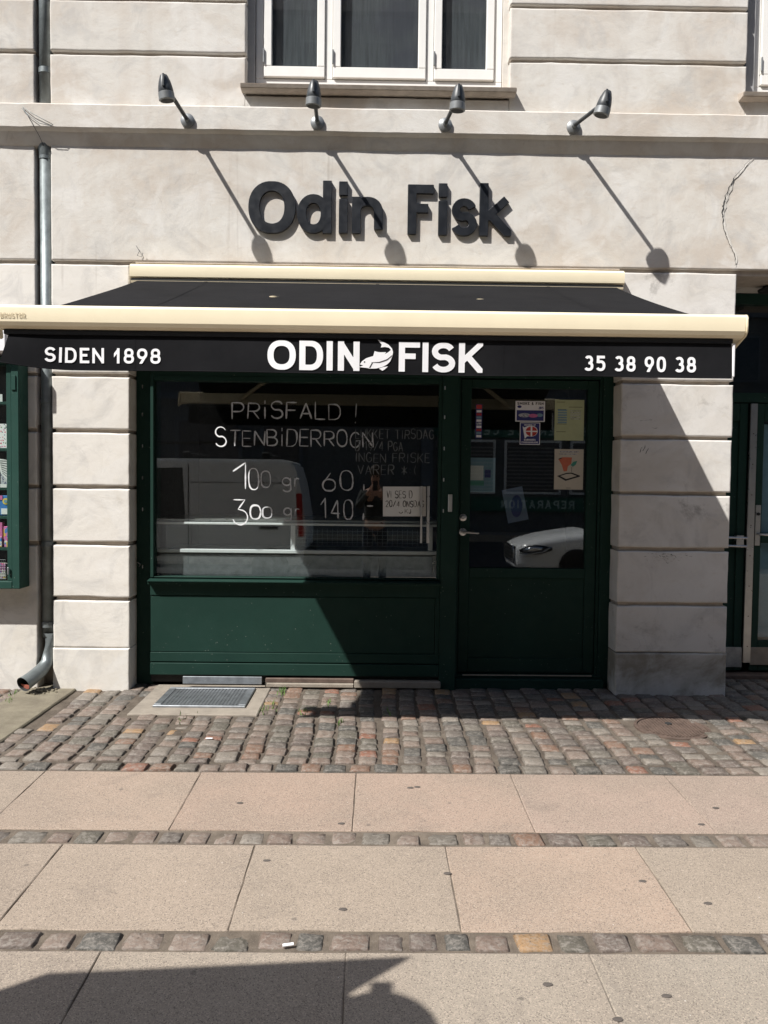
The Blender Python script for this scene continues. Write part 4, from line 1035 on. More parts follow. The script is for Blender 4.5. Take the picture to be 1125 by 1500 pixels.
# the fish between the words (pixels of an enlarged view, 1125 wide = 120 px)
def F_(pts): return [(-.090+(px_-275)*.000383, 2.0+(585-py_)*.000371) for px_, py_ in pts]
fish = [F_([(298, 462), (322, 425), (375, 385), (465, 355), (482, 290), (520, 302), (560, 305), (630, 302), (612, 330), (660, 300), (690, 272), (665, 245), (615, 235), (560, 242), (572, 205), (518, 140), (600, 175), (660, 205), (705, 255), (718, 300), (708, 360), (680, 425), (640, 465), (575, 500), (500, 518), (420, 520), (385, 512), (280, 502), (340, 480), (300, 468)]),
        F_([(540, 518), (600, 495), (655, 488), (610, 530), (585, 545)])]
me = outline_mesh(fish, 'fish_emblem'); place_xz(me, vf); fe = link('fish_emblem', me, 'print_white', valance)
me = outline_mesh([F_([(440, 438), (540, 432), (640, 395), (708, 340), (706, 352), (642, 408), (545, 442), (462, 442), (430, 505), (412, 512), (448, 445)]), F_([(345, 432), (352, 426), (362, 428), (364, 438), (354, 443), (346, 440)]), F_([(575, 300), (690, 262), (700, 285), (650, 318), (618, 332), (625, 305)])][:2], 'fish_line')
place_xz(me, lambda a, b, c: val(a, b)+Vector((0, -.0048, 0))); link('fish_line', me, 'fabric', fe)
flat_text('brand_lettering', 'BRUSTOR', -1.812, -1.690, 2.240, 2.262, .0042, lambda a, b, c: Vector((a, -1.750, b)), 'cream_dirty', awn, res=.0008)
# folding arms under the cloth
for s_ in (-1, 1):
    m = MB(); A = Vector((s_*1.45, -.07, 2.76)); E_ = Vector((s_*.62, -.80, 2.545)); B = Vector((s_*1.30, -1.66, 2.235))
    m.tube([A, E_], .022, 10); m.tube([E_, B], .020, 10); m.lathe([(.032, -.03), (.032, .03)], E_, (0, 0, 1), 14); m.box(A.x-.04, A.x+.04, -.12, -.004, 2.70, 2.82, .006); m.build('folding_arm', 'cream_dirty', awn, auto=40)

# ================================================================== SIGN, LAMPS
sign = empty('shop_sign', (0, -.01, 3.2), 'large charcoal raised letters reading Odin Fisk on the wall above the awning', 'sign')
def sign_letter(strokes, x0, x1, z0, z1, wt=.058, wtx=None):
    F, pad = sdf_strokes(strokes, x1-x0, z1-z0, wt, .003, wtx or .058)
    loops = [[(x+x0, z+z0) for x, z in lp] for lp in contours(F, .003, pad)]
    me = outline_mesh(loops, 'letter', extrude=.0115, bevel=.0018)
    place_xz(me, lambda a, b, c: Vector((a, -.0135+c, b))); o = link('letter', me, 'sign', sign)
    return o
z0 = 3.206; cap = 3.545; asc = 3.562; xh = 3.455
sign_letter([arc(.5, .5, .5, .5, 0, 360, 48, 2.2)], -.905, -.580, 3.199, 3.552, .062, .074)
sign_letter([[(1, 0), (1, 1)], arc(.46, .345, .46, .345, 0, 360, 36, 2.1)], -.565, -.328, z0-.004, asc)
sign_letter([[(.5, 0), (.5, .69)], [(.5, .79), (.5, 1)]], -.284, -.206, z0, asc-.004)
sign_letter([[(0, 0), (0, 1)], arc(.5, .60, .5, .40, 180, 0, 20, 2.3)+[(1, .0)]], -.183, .030, z0, xh)
sign_letter([[(0, 0), (0, 1)], [(0, 1), (1, 1)], [(0, .53), (.93, .53)]], .207, .385, z0, cap)
sign_letter([[(.5, 0), (.5, .69)], [(.5, .79), (.5, 1)]], .413, .489, z0-.003, asc-.006)
sign_letter([arc(.5, .745, .46, .255, 15, 255, 16)+arc(.5, .27, .5, .27, 75, -160, 16)], .511, .690, z0-.006, xh, .050, .054)
sign_letter([[(0, 0), (0, 1)], [(.97, .73), (.0, .27)], [(.22, .42), (1, 0)]], .710, .930, z0-.004, asc, .052, .058)

lamp0 = None
def make_lamp(label):
    t = empty('wall_lamp', (0, -.066, 3.936), label, 'lamp', 'lamps above the sign'); bx = 0
    m = MB(); m.lathe([(.047, 0), (.047, .012), (.040, .018), (.017, .024), (.015, .05)], (0, -.066, 3.936), (0, -1, 0), 24); m.build('base_plate', 'lamp_grey', t, auto=40)
    return t
for i, (bx, hx, hz, lab) in enumerate(((-1.318, -1.363, 3.965, 'leftmost dark spot lamp on an arm leaning left, far left above the sign'), (-.426, -.418, 3.945, 'dark spot lamp on a short arm above the word Odin'),
                                  (.455, .502, 3.932, 'dark spot lamp on a short arm above the word Fisk'), (1.343, 1.442, 3.915, 'rightmost grey spot lamp on an arm leaning right, beyond the sign'))):
    t = empty('wall_lamp', (bx, -.066, 3.936), lab, 'lamp', 'spot lamps above the sign')
    MB().lathe([(.047, 0), (.047, .012), (.040, .018), (.017, .024), (.015, .045)], (bx, -.068, 3.936), (0, -1, 0), 24).build('base_plate', 'lamp_grey', t, auto=40)
    H = Vector((hx, -.475, hz)); MB().tube([(bx, -.10, 3.936), (bx+(hx-bx)*.9, -.43, hz+.005)], .0135, 10).build('arm', 'lamp', t, smooth=True)
    ax = Vector(((.25 if i == 3 else -.12 if i == 0 else .05), -.12, 1)).normalized(); c = H-ax*.085
    hd = MB().lathe([(.045, .045), (.048, .052), (.045, .080), (.038, .112), (.027, .142), (.022, .152), (.012, .155)], c, ax, 22).build('lamp_head', 'lamp', t, auto=40)
    MB().lathe([(.046, 0), (.051, .004), (.050, .046), (.045, .050)], c, ax, 22).build('lamp_ring', 'lamp_grey', hd, auto=40)
    MB().lathe([(.040, -.001), (.038, -.0005)], c, ax, 20).build('lens', 'black', hd)
    MB().box(H.x-.007, H.x+.007, -.475-.052, -.475-.035, hz-.02, hz+.06, .003).build('rib', 'lamp', hd)

# ================================================================== DOWNPIPE
dpx, dpy = -2.338, .050
pipe = empty('downpipe', (dpx, dpy, .1), 'grey zinc downpipe running down the groove and ending in an elbow over the cobbles', 'downpipe')
MB().tube([(dpx, dpy, 5.9), (dpx, dpy, 4.03)], .043, 18).build('pipe', 'zinc', pipe, smooth=True)
MB().tube([(dpx, dpy, 3.80), (dpx, dpy, .33)], .043, 18).build('pipe', 'zinc', pipe, smooth=True)
for z_ in (4.31, 3.72, 2.02, 1.0, .42): MB().lathe([(.0435, -.02), (.0475, -.018), (.0475, .018), (.0435, .02)], (dpx, dpy, z_), (0, 0, 1), 18).build('collar', 'zinc', pipe, auto=40)
MB().lathe([(.043, 0), (.06, .09), (.062, .10), (.056, .10)], (dpx, dpy, 3.70), (0, 0, 1), 18).build('collar', 'zinc', pipe, auto=40)
P_ = [(dpx+.012, dpy-.01, .36), (dpx+.012, dpy-.015, .22), (dpx+.002, dpy-.040, .150), (dpx-.016, dpy-.095, .108), (dpx-.046, dpy-.175, .072), (dpx-.075, dpy-.245, .046)]
MB().tube(P_, .05, 20, cap=False, radii=[.043, .043, .044, .047, .050, .052]).build('elbow', 'zinc', pipe, smooth=True)
a_, b_ = Vector(P_[-1]), Vector(P_[-2]); d_ = (b_-a_).normalized()
MB().tube([a_-d_*.002, a_+d_*.012], .0545, 20, cap=False).build('rim', 'zinc', pipe, smooth=True)
MB().tube([a_-d_*.001, a_+d_*.03, b_], .05, 20, cap=False, radii=[.0515, .0495, .047]).build('bore', 'dark', pipe, smooth=True)
MB().lathe([(.046, 0), (.046, .002)], a_+d_*.055, d_, 20).build('bore', 'black', pipe)
u_ = d_.cross(Vector((0, 0, 1))).normalized(); w_ = u_.cross(d_)
if w_.z < 0: w_ = -w_
m = MB(); m.bm.faces.new([m.bm.verts.new(a_+d_*.018+u_*.0485*math.cos(t_)+w_*.0485*math.sin(t_)) for t_ in [math.radians(-165+150*i/14) for i in range(15)]])
m.build('primer_lining', 'red_inside', pipe)
g_ = MB(); g_.box(-2.495, -2.12, -1.54, .14, -.08, -.030, .008)
for f in []: pass
gs = g_.build('gutter_stone', 'gutterstone'); tag(gs, 'worn pale stone channel slab running out from the downpipe outlet', 'gutter stone')
m = MB()
for i in range(60):
    a = random.uniform(0, 2*PI); r = abs(random.gauss(0, .07)); x_, y_ = -2.34+r*math.cos(a), -.10+r*math.sin(a)*.8; s_ = random.uniform(.004, .014)
    m.box(x_-s_, x_+s_, y_-s_, y_+s_, -.035, -.028+s_*.9, s_*.3)
o = m.build('gravel', 'gutterstone'); tag(o, kind='stuff')

# ================================================================== GRATE, MANHOLE
o = MB(); o.box(-1.578, -.742, -.585, .14, -.09, -.034, .006); tag(o.build('concrete_surround', 'concrete'), 'worn concrete slab framing the metal grate below the shop window', 'concrete slab')
gr = empty('floor_grate', (-1.15, -.22, -.034), 'galvanised perforated grate set in concrete below the shop window', 'grate')
m = MB(); X0, X1, Y0, Y1 = -1.455, -.845, -.445, .02
m.box(X0, X1, Y0, Y0+.03, -.040, -.020, .003); m.box(X0, X1, Y1-.03, Y1, -.040, -.020, .003); m.box(X0, X0+.05, Y0+.031, Y1-.031, -.040, -.020, .003); m.box(X1-.05, X1, Y0+.031, Y1-.031, -.040, -.020, .003); m.build('frame', 'galv', gr)
box('pit', 'dark', gr, X0+.05, X1-.05, Y0+.03, Y1-.03, -.040, -.0385)
nxb, nyb = 22, 13; m = MB(); ix, iy = (X1-X0-.1)/nxb, (Y1-Y0-.06)/nyb
for i in range(1, nxb): xx = X0+.05+i*ix; m.box(xx-.0062, xx+.0062, Y0+.031, Y1-.031, -.036, -.0225)
m.build('bars', 'galv', gr)['kind'] = 'stuff'
m = MB()
for j in range(1, nyb): yy = Y0+.03+j*iy; m.box(X0+.051, X1-.051, yy-.0075, yy+.0075, -.037, -.0235)
m.build('cross_bars', 'galv', gr)['kind'] = 'stuff'
mh = empty('manhole_cover', (MANC[0], MANC[1], -.035), 'small round rusty iron manhole cover in the cobbles by the right pier', 'manhole cover')
c_ = (MANC[0], MANC[1], -.07)
MB().lathe([(MANC[2]+.022, 0), (MANC[2]+.022, .033), (MANC[2]+.004, .034), (MANC[2]+.002, .025)], c_, n=48).build('rim', 'iron', mh, auto=30)
MB().lathe([(MANC[2]-.004, .0), (MANC[2]-.004, .030), (.01, .0315)], c_, n=48).build('lid', 'iron', mh, auto=30)
m = MB()
for i in range(-8, 9):
    xx = i*.0215; h = math.sqrt(max(0, (MANC[2]-.02)**2-xx*xx))
    m.box(MANC[0]+xx-.0055, MANC[0]+xx+.0055, MANC[1]-h, MANC[1]+h, -.039, -.034)
m.build('ribs', 'iron', mh)['kind'] = 'stuff'
MB().lathe([(.022, 0), (.022, .006)], (MANC[0], MANC[1]+.06, -.036), n=14).build('lift_hole', 'dark', mh)

# litter, gum, weeds
for i, (x_, y_) in enumerate(((-.135, -2.133), (.19, -1.745), (.225, -1.735), (1.48, -2.12), (.30, -2.55), (1.05, -2.60), (-.42, -2.46), (1.24, -2.75), (.55, -3.2), (.9, -3.25), (-.62, -1.93), (1.62, -1.95), (-.1, -2.8), (.72, -3.35))):
    m = MB(); m.lathe([(.012, 0), (.011, .0022), (.006, .003)], (0, 0, 0), n=9)
    for v in m.bm.verts: v.co.x *= 1.4+.5*noise.noise((i, 0, 0)); v.co.y *= .8+.3*noise.noise((v.co.x*60, i, 0))
    o = m.build('chewing_gum', 'gum'); o.location = (x_, y_, gz(y_)+.0005)
    tag(o, 'dark trodden gum spot '+['near the lower edge of the upper slab row, centre', 'left one of a close pair on the upper slab row', 'right one of a close pair on the upper slab row', 'at the right end of the upper slab row', 'just left of the pink slab in the middle row', 'on the middle slab row right of the pink slab', 'on the middle slab row left of centre', 'low on the right slab of the middle row', 'on the lowest slab row right of centre', 'far right on the lowest slab row', 'on the upper slab row at the left', 'upper slab row, far right near the joint', 'low in the middle slab row at the centre', 'near the bottom edge of the photo right of centre'][i], 'chewing gum', 'chewing gum on the slabs')
o = MB().lathe([(.0055, -.018), (.0055, .018)], (0, 0, .007), (1, .25, 0), 8).build('cigarette_butt', 'print_white'); o.location = (-.272, -3.02, gz(-3.02)+.002); tag(o, 'white cigarette butt on the lower cobblestone strip', 'cigarette butt')
o = MB().box(-.02, .02, -.008, .008, 0, .003, .001).build('paper_scrap', 'print_white'); o.location = (-.95, -1.06, gz(-1)+.006); tag(o, 'small white paper scrap on the cobbles in front of the grate', 'litter')
m = MB(); rnd = random.Random(5)
for (cx_, cy_, n_, sp_) in ((-.66, -.05, 30, .03), (-.70, -.44, 34, .05), (-.45, -.52, 22, .03), (-.30, -.30, 20, .03), (-.2, -.72, 16, .02), (.1, -.5, 10, .02), (-2.43, -.35, 16, .03), (-2.5, -.16, 22, .04), (-1.2, -.62, 10, .05)):
    for _ in range(n_):
        x_, y_ = cx_+rnd.gauss(0, sp_*.5), cy_+rnd.gauss(0, sp_*1.6); h = rnd.uniform(.008, .028); a = rnd.uniform(0, 2*PI); dx, dy = .004*math.cos(a), .004*math.sin(a); lx, ly = rnd.uniform(-.015, .015), rnd.uniform(-.015, .015)
        m.quad((x_-dx, y_-dy, -.045), (x_+dx, y_+dy, -.045), (x_+dx*.3+lx, y_+dy*.3+ly, -.036+h), (x_-dx*.3+lx, y_-dy*.3+ly, -.036+h))
o = m.build('weeds', 'grass'); tag(o, kind='stuff')

# ================================================================== DISPLAY CABINET (left)
cab = empty('display_cabinet', (-2.9, -.06, .69), 'dark green glazed display cabinet fixed to the wall left of the downpipe', 'cabinet')
CF = -.15
m = MB(); m.box(-2.505, -2.452, CF, -.0, .70, 2.30, .004); m.box(-3.6, -3.545, CF, -.0, .70, 2.30, .004); m.box(-3.544, -2.506, CF, -.0, .70, .752, .004); m.box(-3.544, -2.506, CF, -.0, 2.25, 2.30, .004); m.build('frame', 'green_cab', cab)
box('back', 'dark', cab, -3.544, -2.506, -.008, -.001, .753, 2.249)
m = MB(); m.box(-2.540, -2.5055, CF+.006, CF+.03, .753, 2.249, .003); m.build('door_stile', 'green_cab', cab)
SH = [1.985, 1.665, 1.395, 1.195, .975, .757]
for z_ in SH[:-1]: box('shelf', 'green_cab', cab, -3.543, -2.506, CF+.035, -.009, z_-.012, z_+.008, .002)
box('cabinet_pane', 'glass_cab', cab, -3.543, -2.541, CF+.012, CF+.016, .753, 2.249)
m = MB(); m.box(-3.62, -2.50, -.22, 0, 2.315, 2.47, .012); tag(m.build('shutter_box', 'print_white'), 'pale closed shutter box mounted above the left display cabinet', 'shutter box')
box('catch', 'galv', cab, -2.535, -2.525, CF-.01, CF-.0005, .80, .85, .002); box('hinge', 'green_cab', cab, -2.50, -2.47, CF-.008, CF-.0005, 2.07, 2.17, .002)
yb = CF+.05
tag(MB().box(-2.78, -2.548, yb, yb+.008, 1.675, 1.842).build('greeting_card', 'floral'), 'white card printed with small red and green flowers in the left cabinet', 'card')
tag(MB().box(-2.62, -2.585, yb-.004, yb, 1.994, 2.045).build('price_tag', 'paper'), 'small blank white tag on the top cabinet shelf', 'tag')
fan = empty('paper_fan', (-2.60, yb, 1.42), 'white folded paper fan on a grey block, third cabinet shelf', 'fan')
m = MB()
me = outline_mesh([[(-2.612, 1.60), (-2.556, 1.592), (-2.542, 1.55), (-2.545, 1.50), (-2.56, 1.455), (-2.60, 1.50), (-2.615, 1.545)]], 'fan_sheet', extrude=.004); place_xz(me, lambda a, b, c: Vector((a, yb+.0+c, b))); link('fan_sheet', me, 'paper', fan)
m = MB()
for i in range(7):
    z_ = 1.588-i*.014; m.quad((-2.606+i*.003, yb-.0055, z_), (-2.606+i*.003, yb-.0055, z_-.005), (-2.548, yb-.0055, z_-.006-i*.005), (-2.548, yb-.0055, z_-.002-i*.005))
m.build('fold_line', 'ink', fan)['kind'] = 'stuff'
tag(MB().box(-2.610, -2.55, yb+.012, yb+.05, 1.405, 1.50, .004).build('gift_box', 'smallprint'), 'grey patterned box standing behind the paper fan', 'box')
tag(MB().box(-2.60, -2.555, yb-.015, yb-.012, 1.395, 1.425).build('price_tag', 'paper'), 'small white price tag in front of the paper fan', 'tag')
pk = empty('toy_package', (-2.58, yb, 1.205), 'blue toy package with a yellow round window, fourth cabinet shelf', 'package')
MB().box(-2.612, -2.548, yb, yb+.04, 1.205, 1.345, .004).build('carton', 'blue', pk); MB().lathe([(.022, 0), (.022, .003)], (-2.568, yb-.001, 1.305), (0, -1, 0), 18).build('round_window', 'yellow', pk); MB().lathe([(.012, 0), (.012, .002)], (-2.568, yb-.0045, 1.305), (0, -1, 0), 14).build('round_picture', 'lightblue', pk); MB().box(-2.600, -2.55, yb-.003, yb-.0005, 1.215, 1.255).build('white_print', 'paper', pk); MB().box(-2.612, -2.59, yb-.004, yb-.001, 1.315, 1.345).build('pink_print', 'pink', pk)
tag(MB().lathe([(.028, 0), (.030, .01), (.024, .05), (.0, .062)], (-2.636, yb+.01, 1.203), n=16).build('bouncy_ball_tub', 'yellow', auto=40), 'small yellow and blue tub beside the toy package', 'tub')
tag(MB().box(-2.66, -2.592, yb, yb+.04, .984, 1.16, .004).build('pink_package', 'pink'), 'tall pink package on the fifth cabinet shelf', 'package')
tag(MB().box(-2.640, -2.592, yb-.012, yb-.004, .986, 1.06, .003).build('sticker_pack', 'packs'), 'flat colourful sticker pack leaning before the pink package', 'package')
tag(MB().box(-2.586, -2.548, yb, yb+.03, .984, 1.13, .003).build('striped_package', 'packs'), 'narrow red and cream package right of the pink one', 'package')
bk = empty('wire_basket', (-2.61, yb, .76), 'small wire basket of bright packets at the bottom of the cabinet', 'basket')
m = MB()
for i in range(9): xx = -2.67+i*.0125; m.tube([(xx, yb-.005, .76), (xx, yb-.012, .90)], .0013, 4)
for j in range(8): zz = .765+j*.019; m.tube([(-2.672, yb-.006-j*.0009, zz), (-2.568, yb-.006-j*.0009, zz)], .0013, 4)
m.build('wire_mesh', 'lamp_grey', bk)['kind'] = 'stuff'
tag(MB().box(-2.665, -2.575, yb+.004, yb+.05, .762, .87, .003).build('packet_stack', 'packs'), 'stack of bright packets inside the wire basket', 'packets')

# ================================================================== ENTRANCE (right)
ent = empty('entrance_door', (3.2, .56, .0), 'dark green double entrance door with steel edge strip in the recessed porch', 'door')
EY = .56
m = MB(); m.box(2.545, 2.64, EY, EY+.1, -.04, 2.97, .004); m.box(2.641, 4.2, EY, EY+.1, 2.89, 2.97, .004); m.box(2.641, 4.2, EY, EY+.1, 2.125, 2.20, .004); m.box(4.05, 4.2, EY, EY+.1, -.04, 2.12, .004); m.build('frame', 'green', ent)
box('transom_pane', 'glass', ent, 2.641, 4.2, EY+.04, EY+.046, 2.201, 2.889)
m = MB(); m.box(2.643, 2.72, EY+.01, EY+.06, .0, 2.12, .004); m.box(2.86, 2.925, EY+.01, EY+.06, .0, 2.12, .004); m.box(2.721, 2.859, EY+.01, EY+.06, .0, .20, .004); m.box(2.721, 2.859, EY+.01, EY+.06, 1.98, 2.12, .004)
dl = m.build('door_leaf', 'green', ent); box('door_panel', 'green', dl, 2.719, 2.861, EY+.028, EY+.05, .20, 1.98)
m = MB(); m.box(2.990, 3.055, EY+.01, EY+.06, .0, 2.12, .004); m.box(3.95, 4.045, EY+.01, EY+.06, .0, 2.12, .004); m.box(3.056, 3.949, EY+.01, EY+.06, .0, .24, .004); m.box(3.056, 3.949, EY+.01, EY+.06, 1.98, 2.12, .004); m.box(3.056, 3.949, EY+.01, EY+.06, 1.02, 1.10, .004)
dr = m.build('door_leaf', 'green', ent)
box('door_pane', 'glass', dr, 3.056, 3.949, EY+.035, EY+.040, .24, 1.98)
box('frosted_sheet', 'lightblue', dr, 3.062, 3.949, EY+.07, EY+.075, .26, 1.96)  # light blue sheet standing in for the teal reflection in the glass
m = MB(); m.prism([(2.928, .07), (2.988, .07), (2.988, 2.115), (2.935, 2.115)], 'y', EY-.014, EY+.009, .002); m.build('edge_strip', 'steel', ent)
for z_ in [.2+.24*i for i in range(8)]: MB().lathe([(.005, 0), (.004, .003)], (2.960, EY-.014, z_), (0, -1, 0), 8).build('screw', 'iron', ent)
box('kick_plate', 'galv', ent, 2.645, 2.925, EY-.002, EY+.008, .03, .19, .001); box('kick_plate', 'concrete', ent, 2.992, 3.95, EY-.002, EY+.008, .05, .19, .001)
m = MB(); m.box(3.000, 3.040, EY-.006, EY+.009, 1.0, 1.32, .003); lp = m.build('lock_plate', 'steel', ent); MB().tube([(3.02, EY-.006, 1.09), (3.02, EY-.05, 1.09), (3.05, EY-.055, 1.09), (3.13, EY-.05, 1.088)], .009, 8).build('door_handle', 'steel', lp, smooth=True); MB().lathe([(.013, 0), (.012, .01)], (3.02, EY-.006, 1.25), (0, -1, 0), 12).build('keyhole', 'dark', lp)
MB().tube([(2.70, EY-.03, 1.065), (2.925, EY-.03, 1.06)], .010, 8).tube([(2.70, EY-.03, 1.00), (2.925, EY-.03, .995)], .010, 8).box(2.84, 2.90, EY-.035, EY+.009, .985, 1.08, .003).build('push_bar', 'steel', ent, auto=40)
tag(MB().box(2.56, 4.2, .48, .60, -.10, -.015, .006).build('door_step', 'iron'), 'dark low threshold under the entrance door', 'threshold')
m = MB(); m.lathe([(.05, 0), (.05, -.02), (.085, -.035), (.08, -.05), (.02, -.055)], (2.93, .30, 2.971), n=24); tag(m.build('porch_lamp', 'black', auto=40), 'small round black lamp under the porch ceiling at the right', 'lamp')
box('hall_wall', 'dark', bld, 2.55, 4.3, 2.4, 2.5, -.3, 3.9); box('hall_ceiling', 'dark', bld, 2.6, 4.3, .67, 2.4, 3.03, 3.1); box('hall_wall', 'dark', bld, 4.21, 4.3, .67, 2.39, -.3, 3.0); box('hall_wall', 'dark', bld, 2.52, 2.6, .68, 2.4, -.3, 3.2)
box('porch_reveal', 'plaster_right', bld, 2.50, 2.538, .565, .68, -.1, 2.97)

# ================================================================== STREET BEHIND THE CAMERA (seen in the glass)
FARY = -20.0
opp = empty('neighbouring_building', (0, FARY, 0), 'pale building across the street with a green shop band', 'building')
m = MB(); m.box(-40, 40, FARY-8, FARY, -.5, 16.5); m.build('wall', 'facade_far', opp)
MB().prism([(FARY+.25, 16.52), (FARY-5, 22.5), (FARY-10, 16.52)], 'x', -40, 40).build('roof', 'iron', opp)
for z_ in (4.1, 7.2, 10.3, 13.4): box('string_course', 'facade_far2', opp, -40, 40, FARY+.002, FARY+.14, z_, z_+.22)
for i in range(-9, 10):
    for z_ in (5.0, 8.1, 11.2, 14.1):
        f = box('window', 'facade_far2', opp, i*2.1-.55, i*2.1+.55, FARY+.003, FARY+.06, z_, z_+1.6); box('pane', 'far_dark', f, i*2.1-.47, i*2.1+.47, FARY+.062, FARY+.068, z_+.08, z_+1.52)
for i, (a, b) in enumerate(((-13, -10.4), (-9.8, -7.2), (-6.6, -4.4), (-3.8, -2.4))):
    f = box('window', 'facade_far2', opp, a, b, FARY+.003, FARY+.08, .9, 3.5); box('pane', 'far_dark', f, a+.12, b-.12, FARY+.082, FARY+.09, 1.0, 3.4)
box('shop_band', 'far_green', opp, 1.9, 9.2, FARY+.003, FARY+.10, 2.98, 3.42); box('shop_band', 'far_green', opp, 3.2, 9.2, FARY+.003, FARY+.10, .52, 1.0)
box('pilaster', 'facade_far2', opp, 1.5, 1.88, FARY+.003, FARY+.2, -.2, 4.05)
ff = lambda a, b, c: Vector((a, FARY+.112, b))
def mirrored_text(s, x0, x1, z0, z1, wt):   # the wall faces the other way, so its text runs towards -X
    me_parts = []
    loops = []
    for c, a, b in text_layout(s, 0, x1-x0, WID, .2):
        if c != ' ': loops += [[(x1-x, z) for x, z in lp] for lp in glyph_loops(c, a, b, z0, z1, wt, wt/4)]
    me = outline_mesh(loops, 'lettering'); place_xz(me, ff); return link('lettering', me, 'far_letter', opp)
mirrored_text('PC & MAC REPARATION', 4.2, 8.9, .62, .90, .055); mirrored_text('COMPUTER SERVICE CENTERE', 2.1, 9.0, 3.06, 3.34, .055)
for a, b in ((2.1, 4.0), (4.3, 6.2), (6.5, 9.0)):
    f = box('window', 'white_paint', opp, a, b, FARY+.003, FARY+.07, 1.1, 2.9); box('pane', 'far_dark', f, a+.08, b-.08, FARY+.072, FARY+.08, 1.18, 2.82)
    m = MB()
    for j in range(12): m.box(a+.1, b-.1, FARY+.082, FARY+.092, 1.24+j*.125, 1.29+j*.125)
    m.build('blind', 'blind', f)['kind'] = 'stuff'

def wheel(cx, cy, cz, r, parent, side):
    wl = MB().lathe([(r*.6, -.1), (r*.95, -.1), (r, -.07), (r, .07), (r*.95, .1), (r*.6, .1)], (cx, cy, cz), (0, 1, 0), 28).build('wheel', 'black', parent, auto=35)
    MB().lathe([(r*.6, -.085), (r*.6, .085), (.04, .09)], (cx, cy, cz), (0, 1, 0), 20).build('rim', 'zinc', wl, auto=35); return wl
# van, its back end towards +X
VY1 = -7.95; VY0 = VY1-1.78; RZ = -.38
van = empty('parked_van', (-3.6, (VY0+VY1)/2, RZ), 'light grey delivery van with roof rack parked at the kerb across from the shop', 'van')
T = 1.84
side = [(-1.27, RZ+.35), (-1.22, RZ+1.05), (-1.33, RZ+1.75), (-1.45, T-.06), (-1.60, T), (-4.1, T), (-4.55, T-.10), (-5.15, RZ+1.32), (-5.75, RZ+1.12), (-5.9, RZ+.85), (-5.92, RZ+.35)]
MB().prism(side, 'y', VY0, VY1, .05).build('body', 'van', van, auto=35)
for yy in (VY1+.003, VY0-.003):
    MB().prism([(-3.35, RZ+1.15), (-3.40, T-.16), (-4.15, T-.18), (-4.75, RZ+1.42), (-4.95, RZ+1.18)], 'y', yy-.008, yy+.008).build('side_window', 'car_glass', van)
    MB().box(-3.30, -3.285, yy-.006, yy+.006, RZ+.35, T-.1).box(-3.26, -1.5, yy-.006, yy+.006, RZ+1.80, RZ+1.808).box(-2.05, -1.72, yy-.012, yy+.012, RZ+.98, RZ+1.03).build('door_gap', 'black', van)
box('side_moulding', 'black', van, -5.5, -1.4, VY1+.001, VY1+.03, RZ+.5, RZ+.62, .008)
MB().prism([(-1.265, RZ+.85), (-1.30, RZ+1.62), (-1.40, RZ+1.62), (-1.36, RZ+.85)], 'y', VY1-.10, VY1+.012, .01).build('tail_lamp', 'tail', van)
MB().prism([(-1.265, RZ+.85), (-1.30, RZ+1.62), (-1.40, RZ+1.62), (-1.36, RZ+.85)], 'y', VY0-.012, VY0+.10, .01).build('tail_lamp', 'tail', van)
for xx in (-1.95, -3.35):
    m = MB(); m.box(xx-.03, xx+.03, VY0+.12, VY1-.12, T+.10, T+.14, .005)
    for yy in (VY0+.14, VY1-.14): m.box(xx-.07, xx+.07, yy-.05, yy+.05, T-.01, T+.13, .02)
    m.build('roof_bar', 'black', van)
for xx in (-1.95+.1, -4.95):
    for yy in (VY0+.06, VY1-.06): wheel(xx, yy, RZ+.32, .33, van, 1)
box('bumper', 'black', van, -1.27, -1.17, VY0+.05, VY1-.05, RZ+.32, RZ+.62, .03)

# white car, nose towards -X
CX, CY = 2.62, -9.0
car = empty('parked_car', (CX+2.2, CY, RZ), 'white saloon car parked at the kerb, reflected in the door glass', 'car')
ST = [(0, .50, .30, .55, .62), (.05, .66, .24, .62, .70), (.22, .80, .20, .68, .78), (.6, .88, .18, .74, .88), (1.1, .91, .18, .80, .96), (1.55, .92, .18, .86, 1.02), (2.4, .93, .18, .90, 1.05), (3.4, .93, .18, .92, 1.06), (4.1, .90, .20, .90, 1.06), (4.55, .80, .26, .86, 1.0), (4.68, .66, .32, .7, .9)]
m = MB(); rings = []
for s_, hw, zl, zs, zt in ST:
    half = [(0, zl), (hw*.9, zl), (hw, zl+.10), (hw, (zl+zs)/2), (hw*.985, zs), (hw*.90, zs+(zt-zs)*.6), (hw*.6, zt-.008), (0, zt)]
    ring = [(y_, z_) for y_, z_ in half]+[(-y_, z_) for y_, z_ in half[-2:0:-1]]
    rings.append([m.bm.verts.new((CX+s_, CY+y_, RZ+z_)) for y_, z_ in ring])
for A, B in zip(rings, rings[1:]):
    for j in range(len(A)): m.bm.faces.new([A[j], A[(j+1) % len(A)], B[(j+1) % len(A)], B[j]])
m.bm.faces.new(rings[0]); m.bm.faces.new(rings[-1][::-1]); bmesh.ops.subdivide_edges(m.bm, edges=m.bm.edges[:], cuts=1, use_grid_fill=True, smooth=.6)
m.build('body', 'car', car, smooth=True)
m = MB(); rings = []
for s_, hw, zt in ((1.35, .70, 1.0), (2.05, .64, 1.38), (2.7, .62, 1.46), (3.4, .62, 1.42), (4.15, .70, 1.04)):
    rings.append([m.bm.verts.new((CX+s_, CY+y_, RZ+z_)) for y_, z_ in ((-.80, .98), (-hw, zt-.03), (0, zt), (hw, zt-.03), (.80, .98))])
for A, B in zip(rings, rings[1:]):
    for j in range(4): m.bm.faces.new([A[j], A[j+1], B[j+1], B[j]])
m.build('cabin_glass', 'car_glass', car, smooth=True)
